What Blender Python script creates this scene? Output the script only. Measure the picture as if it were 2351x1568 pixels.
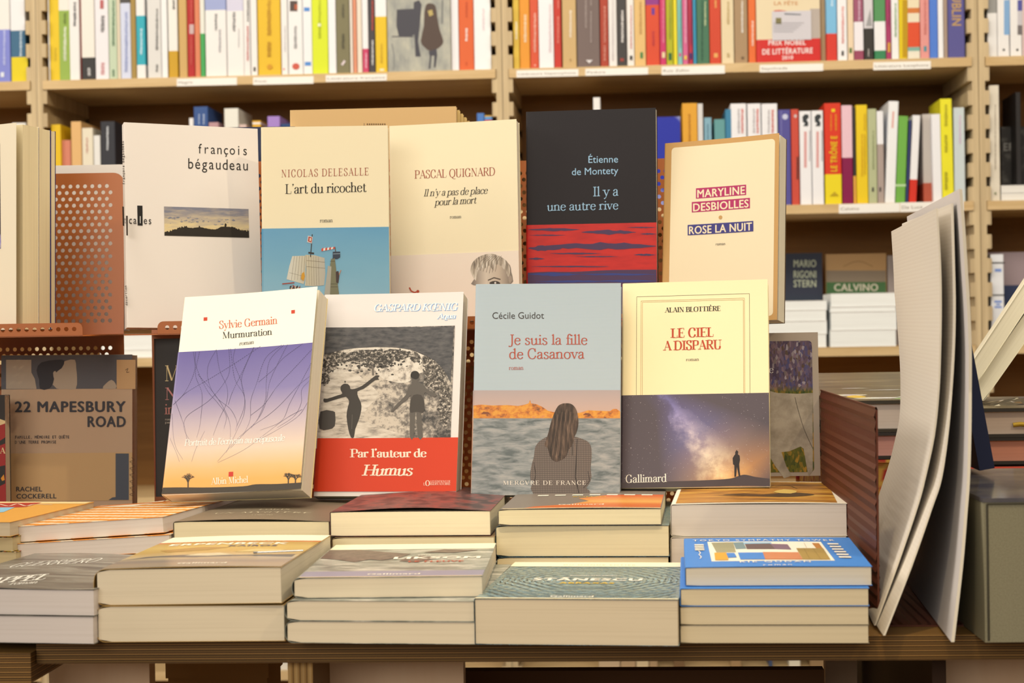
import bpy, math, random
from mathutils import Vector, Matrix
from mathutils.geometry import tessellate_polygon
for o in list(bpy.data.objects): bpy.data.objects.remove(o)
SC = bpy.context.scene
COL = SC.collection
R = random.Random(7)
# ------------------------------------------------------------------ camera
IW, IH, F = 2351.0, 1568.0, 4233.0
PITCH, ROLL, YAW = math.radians(.54), math.radians(.94), .065
ZC, ZT = 1.035, 0.80            # camera height, table top height
cp, sp, cr, sr, cy, sy = math.cos(PITCH), math.sin(PITCH), math.cos(ROLL), math.sin(ROLL), math.cos(YAW), math.sin(YAW)
def yawed(v): return Vector((cy*v[0]-sy*v[1], sy*v[0]+cy*v[1], v[2]))
def ray(px, py):
    """horizontal-frame direction (depth = 1) of a photo pixel"""
    du, dv = px-IW/2, py-IH/2
    u, v = cr*du-sr*dv, sr*du+cr*dv
    q = (u/F, 1.0, -v/F)
    y, z = q[1]*cp+q[2]*sp, -q[1]*sp+q[2]*cp
    return Vector((q[0]/y, 1.0, z/y))
CAMP = Vector((0, 0, ZC))
def rayw(px, py): return yawed(ray(px, py))
def at_depth(px, py, d): return CAMP + rayw(px, py)*d
def at_y(px, py, Y):
    r = rayw(px, py); return CAMP + r*(Y/r.y)
def at_z(px, py, Z):
    r = rayw(px, py); return CAMP + r*((Z-ZC)/r.z)
def at_dz(px, d, z):
    """point at depth d and height z that falls in photo column px"""
    py = 784.0
    for _ in range(4):
        p = at_depth(px, py, d); py -= (z-p.z)/d*F
    return at_depth(px, py, d)
cam = bpy.data.cameras.new('camera'); camo = bpy.data.objects.new('camera', cam); COL.objects.link(camo)
rt0, up0, fw0 = Vector((1, 0, 0)), Vector((0, sp, cp)), Vector((0, cp, -sp))
rt = rt0*cr - up0*sr; up = rt0*sr + up0*cr
rt, up, fw = yawed(rt), yawed(up), yawed(fw0)
camo.matrix_world = Matrix(((rt.x, up.x, -fw.x, 0), (rt.y, up.y, -fw.y, 0), (rt.z, up.z, -fw.z, ZC), (0, 0, 0, 1)))
cam.sensor_width = 36; cam.lens = 36*F/IW
cam.dof.use_dof = True; cam.dof.focus_distance = 1.76; cam.dof.aperture_fstop = 12.5
cam.clip_start = .05
SC.camera = camo
# ------------------------------------------------------------------ light
SC.view_settings.view_transform = 'Standard'; SC.view_settings.look = 'None'
SC.view_settings.exposure = 0.0
SC.view_settings.gamma = 1; SC.view_settings.use_curve_mapping = False
wd = bpy.data.worlds.new('shop'); SC.world = wd; wd.use_nodes = True
wd.node_tree.nodes['Background'].inputs[0].default_value = (1, .88, .74, 1)
wd.node_tree.nodes['Background'].inputs[1].default_value = .20
def area(name, loc, target, sx, sy_, power, col, spread=180):
    l = bpy.data.lights.new(name, 'AREA'); l.shape = 'RECTANGLE'; l.size = sx; l.size_y = sy_; l.energy = power; l.color = col
    l.spread = math.radians(spread)
    o = bpy.data.objects.new(name, l); COL.objects.link(o); o.location = loc
    o.rotation_euler = (Vector(target)-Vector(loc)).to_track_quat('-Z', 'Y').to_euler(); return o
def spot(name, loc, target, power, col, angle=50, blend=.6, rad=.04):
    l = bpy.data.lights.new(name, 'SPOT'); l.energy = power; l.color = col; l.spot_size = math.radians(angle); l.spot_blend = blend
    l.shadow_soft_size = rad
    o = bpy.data.objects.new(name, l); COL.objects.link(o); o.location = loc
    o.rotation_euler = (Vector(target)-Vector(loc)).to_track_quat('-Z', 'Y').to_euler(); return o
area('front_fill_light', (-1.5, -4.2, 2.8), (-.1, 2.2, .95), 4.0, 2.0, 148, (1, .91, .78))  # added frontal fill behind the camera, brightens upright page edges and covers
area('ceiling_panel_light', (-.3, .7, 3.0), (-.2, 2.2, 0.6), 2.4, 1.4, 17, (1, .87, .68))
area('aisle_panel_light', (0.1, 1.6, 2.9), (-.15, 3.75, .95), 3.2, .6, 56, (1, .88, .70))
spot('track_spot_display', (1.25, .75, 2.6), (-.12, 1.80, 1.0), 46, (1, .80, .50), 40, .7, .025)
spot('track_spot_table', (-.15, .35, 2.55), (-.10, 1.50, .78), 61, (1, .78, .46), 28, .9, .03)
area('left_fill_light', (-2.9, 1.5, 2.5), (.3, 1.6, 1.0), 1.6, 1.2, 50, (1, .90, .76))  # fill light added on the left to brighten the curved card sheets
# ------------------------------------------------------------------ materials
def lin(h):
    h = h.lstrip('#'); out = []
    for i in (0, 2, 4):
        c = int(h[i:i+2], 16)/255
        out.append(c/12.92 if c <= .04045 else ((c+.055)/1.055)**2.4)
    return out
TINT = (1.0, .93, .80)
def alb(h, k=.80): return tuple(min(.90, c/t*k) for c, t in zip(lin(h), TINT))
_mats = {}
def new_mat(name):
    m = bpy.data.materials.new(name); m.use_nodes = True
    return m, m.node_tree, m.node_tree.nodes['Principled BSDF']
def M(h, rough=.55, k=.80, spec=.28, metal=0, name=None, coat=0):
    key = (h, rough, k, spec, metal, coat)
    if key in _mats: return _mats[key]
    m, t, b = new_mat(name or 'paint_'+h.lstrip('#'))
    b.inputs['Base Color'].default_value = (*alb(h, k), 1); b.inputs['Roughness'].default_value = rough
    b.inputs['Specular IOR Level'].default_value = spec; b.inputs['Metallic'].default_value = metal
    b.inputs['Coat Weight'].default_value = coat; b.inputs['Coat Roughness'].default_value = .12
    _mats[key] = m; return m
class NB:
    """small node builder"""
    def __init__(s, name, rough=.5, spec=.28):
        s.m, s.t, s.b = new_mat(name); s.b.inputs['Roughness'].default_value = rough; s.b.inputs['Specular IOR Level'].default_value = spec
    def n(s, typ, **kw):
        x = s.t.nodes.new(typ)
        for k, v in kw.items(): setattr(x, k, v)
        return x
    def link(s, a, b): s.t.links.new(a, b)
    def coord(s, scale=(1, 1, 1), rot=(0, 0, 0), loc=(0, 0, 0)):
        tc = s.n('ShaderNodeTexCoord'); mp = s.n('ShaderNodeMapping')
        mp.inputs['Scale'].default_value = scale; mp.inputs['Rotation'].default_value = rot; mp.inputs['Location'].default_value = loc
        s.link(tc.outputs['Object'], mp.inputs['Vector']); return mp.outputs[0]
    def noise(s, vec, scale, detail=3, rough=.5, dist=0):
        x = s.n('ShaderNodeTexNoise'); x.inputs['Scale'].default_value = scale; x.inputs['Detail'].default_value = detail
        x.inputs['Roughness'].default_value = rough; x.inputs['Distortion'].default_value = dist
        s.link(vec, x.inputs['Vector']); return x.outputs[0]
    def math(s, op, a, b=None, c=None):
        x = s.n('ShaderNodeMath', operation=op)
        for i, v in enumerate((a, b, c)):
            if v is None: continue
            if isinstance(v, (int, float)): x.inputs[i].default_value = v
            else: s.link(v, x.inputs[i])
        return x.outputs[0]
    def axis(s, a):
        tc = s.n('ShaderNodeTexCoord'); sx = s.n('ShaderNodeSeparateXYZ'); s.link(tc.outputs['Object'], sx.inputs[0]); return sx.outputs['XYZ'.index(a)]
    def rng(s, v, a, b, lo=0, hi=1, clamp=True):
        x = s.n('ShaderNodeMapRange'); x.clamp = clamp
        for i, q in enumerate((v, a, b, lo, hi)):
            if isinstance(q, (int, float)): x.inputs[i].default_value = q
            else: s.link(q, x.inputs[i])
        return x.outputs[0]
    def ramp(s, v, stops, const=False, k=.80):
        x = s.n('ShaderNodeValToRGB'); e = x.color_ramp.elements
        if const: x.color_ramp.interpolation = 'CONSTANT'
        while len(e) < len(stops): e.new(.5)
        for q, (p, h) in zip(e, stops): q.position = p; q.color = (*alb(h, k), 1)
        s.link(v, x.inputs[0]); return x.outputs[0]
    def mix(s, f, a, b, mode='MIX'):
        x = s.n('ShaderNodeMix', data_type='RGBA', blend_type=mode)
        for i, q in ((0, f), (6, a), (7, b)):
            if isinstance(q, (int, float)): x.inputs[i].default_value = q
            elif isinstance(q, str): x.inputs[i].default_value = (*alb(q), 1)
            else: s.link(q, x.inputs[i])
        return x.outputs[2]
    def out(s, c): s.link(c, s.b.inputs['Base Color']); return s.m
    def bump(s, h, strength=.2, dist=.001):
        x = s.n('ShaderNodeBump'); x.inputs['Strength'].default_value = strength; x.inputs['Distance'].default_value = dist
        s.link(h, x.inputs['Height']); s.link(x.outputs[0], s.b.inputs['Normal'])
def grad(name, axis, a, b, stops, rough=.45, noise=None, k=.8):
    n = NB(name, rough); v = n.rng(n.axis(axis), a, b)
    if noise:
        sc, nscale, amt = noise
        v = n.math('ADD', v, n.math('MULTIPLY', n.math('SUBTRACT', n.noise(n.coord(sc), nscale, 4), .5), amt))
    return n.out(n.ramp(v, stops, k=k))
_pages = {}
def pages(h, axis='Z'):
    """paper block: fine leaf lines across the thickness"""
    if (h, axis) in _pages: return _pages[(h, axis)]
    n = NB('paper_leaves_'+h.lstrip('#'), .85, .1)
    sc = {'Z': (1.6, 1.6, 1100), 'X': (1100, 1.6, 1.6)}[axis]
    v = n.noise(n.coord(sc), 1.0, 2, .6)
    sc2 = {'Z': (4, 4, 160), 'X': (160, 4, 4)}[axis]
    v2 = n.noise(n.coord(sc2), 1.0, 2, .5)
    v = n.math('ADD', n.math('MULTIPLY', v, .7), n.math('MULTIPLY', v2, .5))
    c = alb(h)
    mx = n.n('ShaderNodeMix', data_type='RGBA')
    n.link(n.rng(v, .34, .60), mx.inputs[0])
    mx.inputs[6].default_value = (c[0]*.88, c[1]*.86, c[2]*.83, 1); mx.inputs[7].default_value = (*[min(.92, q*1.06) for q in c], 1)
    n.out(mx.outputs[2]); n.bump(v, .25, .0004)
    _pages[(h, axis)] = n.m; return n.m
# ------------------------------------------------------------------ mesh building
class MB:
    def __init__(s): s.v = []; s.f = []; s.mi = []; s.mats = []; s.smooth = []
    def mat(s, m):
        if m not in s.mats: s.mats.append(m)
        return s.mats.index(m)
    def face(s, pts, m, sm=False):
        b = len(s.v); s.v += [tuple(p) for p in pts]; s.f.append(tuple(range(b, b+len(pts)))); s.mi.append(s.mat(m)); s.smooth.append(sm)
    def grid(s, rows, m, closed=False, sm=True):
        """rows: lists of points of equal length"""
        b = len(s.v); n = len(rows[0]); i = s.mat(m)
        for r in rows: s.v += [tuple(p) for p in r]
        for a in range(len(rows)-1):
            for c in range(n if closed else n-1):
                d = (c+1) % n
                s.f.append((b+a*n+c, b+a*n+d, b+(a+1)*n+d, b+(a+1)*n+c)); s.mi.append(i); s.smooth.append(sm)
    def box(s, a, b, m, skip=''):
        (x0, y0, z0), (x1, y1, z1) = a, b
        P = [(x0, y0, z0), (x1, y0, z0), (x1, y1, z0), (x0, y1, z0), (x0, y0, z1), (x1, y0, z1), (x1, y1, z1), (x0, y1, z1)]
        for k, q in (('b', (3, 2, 1, 0)), ('t', (4, 5, 6, 7)), ('f', (0, 1, 5, 4)), ('k', (2, 3, 7, 6)), ('l', (3, 0, 4, 7)), ('r', (1, 2, 6, 5))):
            if k not in skip: s.face([P[i] for i in q], m)
    def prism(s, poly, m, fn, h):
        """poly of 2-D points swept by h; fn(u, v, w) -> point"""
        tri = tessellate_polygon([[Vector((p[0], p[1], 0)) for p in poly]])
        b = len(s.v); n = len(poly); i = s.mat(m)
        s.v += [tuple(fn(p[0], p[1], 0)) for p in poly]+[tuple(fn(p[0], p[1], h)) for p in poly]
        for t in tri:
            s.f.append(t_ := tuple(b+q for q in t)); s.f.append(tuple(b+n+q for q in reversed(t))); s.mi += [i, i]; s.smooth += [False]*2
        for q in range(n):
            r = (q+1) % n; s.f.append((b+q, b+r, b+n+r, b+n+q)); s.mi.append(i); s.smooth.append(False)
    def flat(s, polys, m, fn):
        """polygon (list of loops, first the outline) laid by fn(u, v)"""
        loops = [[Vector((p[0], p[1], 0)) for p in l] for l in polys]
        tri = tessellate_polygon(loops); b = len(s.v); i = s.mat(m)
        al = [p for l in polys for p in l]
        s.v += [tuple(fn(p[0], p[1])) for p in al]
        for t in tri:
            a, c, d = (al[q] for q in t)
            if (c[0]-a[0])*(d[1]-a[1])-(c[1]-a[1])*(d[0]-a[0]) < 0: t = t[::-1]
            s.f.append(tuple(b+q for q in t)); s.mi.append(i); s.smooth.append(False)
    def tube(s, path, r, m, n=8):
        rows = []
        for i, p in enumerate(path):
            p = Vector(p); a = Vector(path[max(i-1, 0)]); b = Vector(path[min(i+1, len(path)-1)]); t = (b-a).normalized()
            u = t.orthogonal().normalized(); w = t.cross(u)
            rows.append([p+(u*math.cos(q*2*math.pi/n)+w*math.sin(q*2*math.pi/n))*r for q in range(n)])
        s.grid(rows, m, True)
    def build(s, name, parent=None):
        me = bpy.data.meshes.new(name); me.from_pydata(s.v, [], s.f)
        for m in s.mats: me.materials.append(m)
        me.polygons.foreach_set('material_index', s.mi); me.polygons.foreach_set('use_smooth', s.smooth); me.update()
        o = bpy.data.objects.new(name, me); COL.objects.link(o)
        if parent: o.parent = parent
        return o
def tag(o, label, cat, group=None, kind=None):
    o['label'] = label; o['category'] = cat
    if group: o['group'] = group
    if kind: o['kind'] = kind
    return o
def empty(name, M4=None):
    o = bpy.data.objects.new(name, None); COL.objects.link(o); o.empty_display_size = .02
    if M4 is not None: o.matrix_world = M4
    return o
def struct(o): o['kind'] = 'structure'; return o
def bevel(o, w=.001, seg=2):
    b = o.modifiers.new('bevel', 'BEVEL'); b.width = w; b.segments = seg; b.limit_method = 'ANGLE'; return o
def smoothline(pts, n=6, closed=False):
    """Catmull-Rom through 2-D points"""
    P = [Vector(p) for p in pts]; N = len(P); out = []
    def g(i): return P[i % N] if closed else P[max(0, min(N-1, i))]
    for i in range(N if closed else N-1):
        a, b, c, d = g(i-1), g(i), g(i+1), g(i+2)
        if not closed:
            if i == 0: a = b*2-c
            if i == N-2: d = c*2-b
        for k in range(n):
            t = k/n; out.append(.5*((2*b)+(c-a)*t+(2*a-5*b+4*c-d)*t*t+(3*b-a-3*c+d)*t**3))
    if not closed: out.append(P[-1])
    return [(p.x, p.y) for p in out]
# ------------------------------------------------------------------ lettering
SERIF = {
'a': (42, 'Cd:8,36 14,44 23,45 30,40 31,30 31,10 34,2 41,2|C:31,27 18,24 8,18 6,9 12,0 23,2 31,11'),
'b': (48, 'Lp:10,72 10,2|C:10,34 18,44 29,45 40,37 42,22 38,6 27,-1 17,1 10,8'),
'c': (41, 'Cd:35,36 30,44 21,45 10,38 6,23 10,7 21,-1 31,3 37,11'),
'd': (50, 'Lpb:38,72 38,0|C:38,34 30,44 20,45 9,37 6,22 9,7 19,-1 29,1 38,9'),
'e': (43, 'Lt:8,26 38,26|C:38,26 35,39 23,45 11,40 6,24 9,8 21,-1 32,3 38,11'),
'f': (28, 'Cd:33,66 28,72 20,69 16,58 16,45|Lb:16,46 16,0|Lt:5,44 28,44'),
'g': (44, 'C:22,45 11,42 7,31 11,20 22,17 33,20 37,31 33,42 22,45|Ct:12,20 8,13 13,7|C:13,7 30,6 40,0 37,-13 22,-18 8,-14 6,-6 14,3|Lt:33,41 42,46'),
'h': (50, 'Lpb:10,72 10,0|C:10,33 18,43 28,45 36,40 38,28|Lb:38,30 38,0'),
'i': (23, 'Lpb:12,45 12,0|D:12,63'),
'l': (23, 'Lpb:12,72 12,0'),
'm': (73, 'Lpb:10,45 10,0|C:10,33 17,42 26,45 33,40 35,28|Lb:35,30 35,0|C:35,33 42,42 51,45 58,40 60,28|Lb:60,30 60,0'),
'n': (50, 'Lpb:10,45 10,0|C:10,33 18,43 28,45 36,40 38,28|Lb:38,30 38,0'),
'o': (48, 'C:24,45 11,39 6,22 11,6 24,-1 37,6 42,22 37,39 24,45'),
'p': (48, 'Lpb:10,45 10,-20|C:10,34 18,44 29,45 40,37 42,22 38,6 27,-1 17,1 10,8'),
'q': (48, 'Lb:38,45 38,-20|C:38,34 30,44 20,45 9,37 6,22 9,7 19,-1 29,1 38,9'),
'r': (35, 'Lpb:10,45 10,0|Ce:10,30 16,40 24,45 31,41'),
's': (37, 'C:30,36 26,43 18,45 9,41 9,32 18,25 29,18 31,9 25,1 16,-1 9,2 6,11'),
't': (31, 'C:14,58 14,10 18,0 25,0 30,6|Lt:4,44 28,44'),
'u': (50, 'Lp:10,45 10,15|C:10,17 12,4 20,-1 30,2 38,12|Lpb:38,45 38,0'),
'v': (44, 'La:6,45 22,0|Lta:38,45 22,0'),
'y': (45, 'La:6,45 23,2|Ltae:40,45 23,0 17,-14 9,-18'),
'x': (44, 'Lab:7,45 37,0|Ltab:37,45 6,0'),
"'": (18, 'D:10,66|Lt:12,66 7,54'),
'A': (60, 'Ltb:30,71 6,0|Lb:29,71 54,0|Lt:15,24 44,24'),
'B': (56, 'Lab:12,70 12,0|Lt:12,70 28,70|C:28,70 42,66 45,53 41,40 28,37|Lt:12,37 28,37|C:28,37 45,33 50,19 44,4 28,0|Lt:12,0 28,0'),
'C': (61, 'C:52,50 46,66 32,71 15,62 7,35 15,8 32,-1 47,5 54,20|Lt:52,70 52,48'),
'D': (66, 'Lab:12,70 12,0|Lt:12,70 30,70|C:30,70 49,62 58,35 49,8 30,0|Lt:12,0 30,0'),
'E': (54, 'Lab:12,70 12,0|Lt:12,70 46,70 46,56|Lt:12,36 36,36|Lt:36,44 36,28|Lt:12,0 47,0 49,16'),
'F': (50, 'Lab:12,70 12,0|Lt:12,70 46,70 46,56|Lt:12,36 36,36|Lt:36,44 36,28'),
'G': (66, 'C:53,52 46,66 32,71 15,62 7,35 15,8 32,-1 46,4 52,12|Lt:53,70 53,50|La:53,30 53,0'),
'H': (68, 'Lab:12,70 12,0|Lab:56,70 56,0|Lt:12,36 56,36'),
'I': (30, 'Lab:15,70 15,0'),
'J': (34, 'Lae:22,70 22,6|Ce:22,8 19,-8 10,-14 3,-12'),
'K': (62, 'Lab:12,70 12,0|Lta:52,70 14,31|Lb:25,42 56,0'),
'L': (51, 'Lab:12,70 12,0|Lt:12,0 45,0 47,18'),
'M': (80, 'Ltab:12,70 12,0|L:13,70 39,3|Lt:39,3 66,70|Lab:66,70 66,0'),
'N': (67, 'Ltab:12,70 12,0|L:12,70 54,0|Lta:54,70 54,0'),
'O': (68, 'C:34,71 15,62 7,35 15,8 34,-1 53,8 61,35 53,62 34,71'),
'P': (54, 'Lab:12,70 12,0|Lt:12,70 28,70|C:28,70 44,65 48,51 44,37 28,33|Lt:12,33 28,33'),
'Q': (68, 'C:34,71 15,62 7,35 15,8 34,-1 53,8 61,35 53,62 34,71|C:32,2 42,-12 58,-16 66,-12'),
'R': (60, 'Lab:12,70 12,0|Lt:12,70 28,70|C:28,70 43,65 47,53 43,40 28,36|Lt:12,36 28,36|Lb:28,36 53,0'),
'S': (50, 'C:41,54 36,68 24,71 11,64 10,50 24,39 39,28 43,14 35,2 22,-1 10,6 6,22|Lt:41,70 41,52|Lt:6,0 6,20'),
'T': (57, 'Lb:28,70 28,0|Lt:3,54 4,70 52,70 53,54'),
'U': (65, 'La:12,70 12,20|C:12,22 17,4 32,-1 47,4 52,22|Lta:52,70 52,20'),
'V': (60, 'La:6,70 30,0|Lta:54,70 30,0'),
'X': (60, 'Lab:8,70 52,0|Ltab:52,70 6,0'),
'Y': (58, 'La:6,70 29,34|Lta:53,70 29,34|Lb:29,34 29,0'),
'2': (44, 'Cd:8,54 14,68 26,69 35,58 32,40 6,2|L:6,2 40,2'),
'&': (10, 'Lt:0,0 1,0'), ' ': (24, ''), '.': (16, 'D:8,3'),
'Œ': (88, 'C:34,71 15,62 7,35 15,8 34,-1 46,2 46,68 34,71|L:46,70 46,0|Lt:46,70 78,70 78,56|Lt:46,36 68,36|Lt:68,44 68,28|Lt:46,0 80,0 81,16'),
}
ACC = {'é': ('e', 'Lt:20,52 30,66'), 'è': ('e', 'L:14,66 25,52'), 'É': ('E', 'Lt:26,76 38,90'), 'È': ('E', 'L:20,92 32,77'), 'Ă': ('A', 'C:18,86 30,76 42,86'), 'ê': ('e', 'Lt:14,52 23,64 32,52')}
def serif_glyph(ch, thick, thin):
    """-> advance, list of convex-ish quads (polygons)"""
    extra = ''
    if ch in ACC: ch, extra = ACC[ch]
    adv, src = SERIF.get(ch, SERIF[' '])
    if extra: src += '|'+extra
    out = []
    sl, st = thick*1.05+3, thin*1.15
    for s in filter(None, src.split('|')):
        fl, pts = s.split(':'); typ, fl = fl[0], fl[1:]
        P = [tuple(map(float, q.split(','))) for q in pts.split()]
        if typ == 'D':
            r = thick*.62; out.append([(P[0][0]+r*math.cos(a*.524), P[0][1]+r*math.sin(a*.524)) for a in range(12)]); continue
        Q = smoothline(P, 5, False) if typ == 'C' else P
        ws = []
        for i in range(len(Q)):
            a, b = Q[max(0, i-1)], Q[min(len(Q)-1, i+1)]
            dx, dy = b[0]-a[0], b[1]-a[1]; L = math.hypot(dx, dy) or 1
            w = thin if 't' in fl else thin+(thick-thin)*(abs(dy)/L)**1.7
            ws.append((w/2, -dy/L, dx/L))
        for i in range(len(Q)-1):
            (w0, n0, m0), (w1, n1, m1) = ws[i], ws[i+1]; a, b = Q[i], Q[i+1]
            if typ == 'L':
                dx, dy = b[0]-a[0], b[1]-a[1]; L = math.hypot(dx, dy) or 1
                n0, m0 = n1, m1 = -dy/L, dx/L
                w = thin if 't' in fl else thin+(thick-thin)*(abs(dy)/L)**1.2
                w0 = w1 = w/2
            out.append([(a[0]+n0*w0, a[1]+m0*w0), (a[0]-n0*w0, a[1]-m0*w0), (b[0]-n1*w1, b[1]-m1*w1), (b[0]+n1*w1, b[1]+m1*w1)])
        def slab(p, l, r, top):
            y0, y1 = (p[1]-st, p[1]) if top else (p[1], p[1]+st)
            out.append([(p[0]-l, y0), (p[0]+r, y0), (p[0]+r, y1), (p[0]-l, y1)])
        if 't' in fl: sl *= .72
        if 'a' in fl: slab(P[0], sl, sl, P[0][1] > P[-1][1])
        if 'p' in fl:
            x, y = P[0]; out.append([(x-sl*.95, y-thin*1.8), (x, y-thin*3.2), (x+thick*.5, y), (x-thick*.2, y)])
        if 'b' in fl: slab(P[-1], sl, sl, P[-1][1] > P[0][1])
        for k, p in (('d', P[0]), ('e', P[-1])):
            if k in fl:
                r = thick*.55; out.append([(p[0]+r*math.cos(a*.524), p[1]+r*math.sin(a*.524)) for a in range(12)])
    return adv, out
_fc = {}
def sans_text(s, heavy=0.0, track=1.0, mono=False):
    """built-in face -> width, list of triangles/quads in units of cap height 70"""
    key = (s, heavy, track, mono)
    if key in _fc: return _fc[key]
    def mesh(st):
        c = bpy.data.curves.new('lettering', 'FONT'); c.body = st; c.size = 100; c.space_character = track; c.resolution_u = 3
        o = bpy.data.objects.new('lettering', c); COL.objects.link(o)
        bpy.context.view_layer.update()
        me = o.evaluated_get(bpy.context.evaluated_depsgraph_get()).to_mesh()
        P = [[(me.vertices[i].co.x, me.vertices[i].co.y) for i in p.vertices] for p in me.polygons]
        xs = [v.co.x for v in me.vertices]
        bpy.data.objects.remove(o); bpy.data.curves.remove(c)
        return P, (min(xs) if xs else 0, max(xs) if xs else 0)
    k = 70/72.9
    if mono:
        out = []; x = 0
        for ch in s:
            if ch != ' ':
                P, (a, b) = mesh(ch); w = min(1.12, 50/((b-a)*k)); off = x+30-(a+b)/2*k*w
                out += [[(p[0]*k*w+off, p[1]*k) for p in q] for q in P]
            x += 60
        res = (x, out)
    else:
        P, (a, b) = mesh(s)
        res = ((b-a)*k, [[((p[0]-a)*k, p[1]*k) for p in q] for q in P])
    if heavy:
        d = heavy; res = (res[0]+2*d, [[(p[0]+d+a, p[1]+b*.6+d*.3) for p in q] for a, b in ((-d, 0), (d, 0), (0, d), (0, -d)) for q in res[1]])
    _fc[key] = res; return res
def serif_text(s, thick=9, thin=2.6, slant=0, track=0):
    x = 0; out = []
    for ch in s:
        adv, polys = serif_glyph(ch, thick, thin)
        out += [[(p[0]+x+p[1]*slant, p[1]) for p in q] for q in polys]; x += adv+track
    return x, out
def lettering(s, style):
    """style: 'sans', 'bold', 'mono', 'serif', 'serifb', 'ital', 'italb', 'wide'"""
    if style == 'sans': return sans_text(s)
    if style == 'bold': return sans_text(s, 2.4, 1.06)
    if style == 'black': return sans_text(s, 3.6, 1.12)
    if style == 'spaced': return sans_text(s, .6, 1.35)
    if style == 'mono': return sans_text(s, 0, 1, True)
    if style == 'monob': return sans_text(s, 1.4, 1, True)
    if style == 'serif': return serif_text(s)
    if style == 'serifs': return serif_text(s, 9, 3, 0, 12)
    if style == 'serifb': return serif_text(s, 14, 3.6)
    if style == 'book': return serif_text(s, 8, 4)
    if style == 'books': return serif_text(s, 8, 4, 0, 26)
    if style == 'ital': return serif_text(s, 8, 3, .22, -3)
    if style == 'italb': return serif_text(s, 12, 4.5, .22, -2)
    return serif_text(s)
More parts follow.
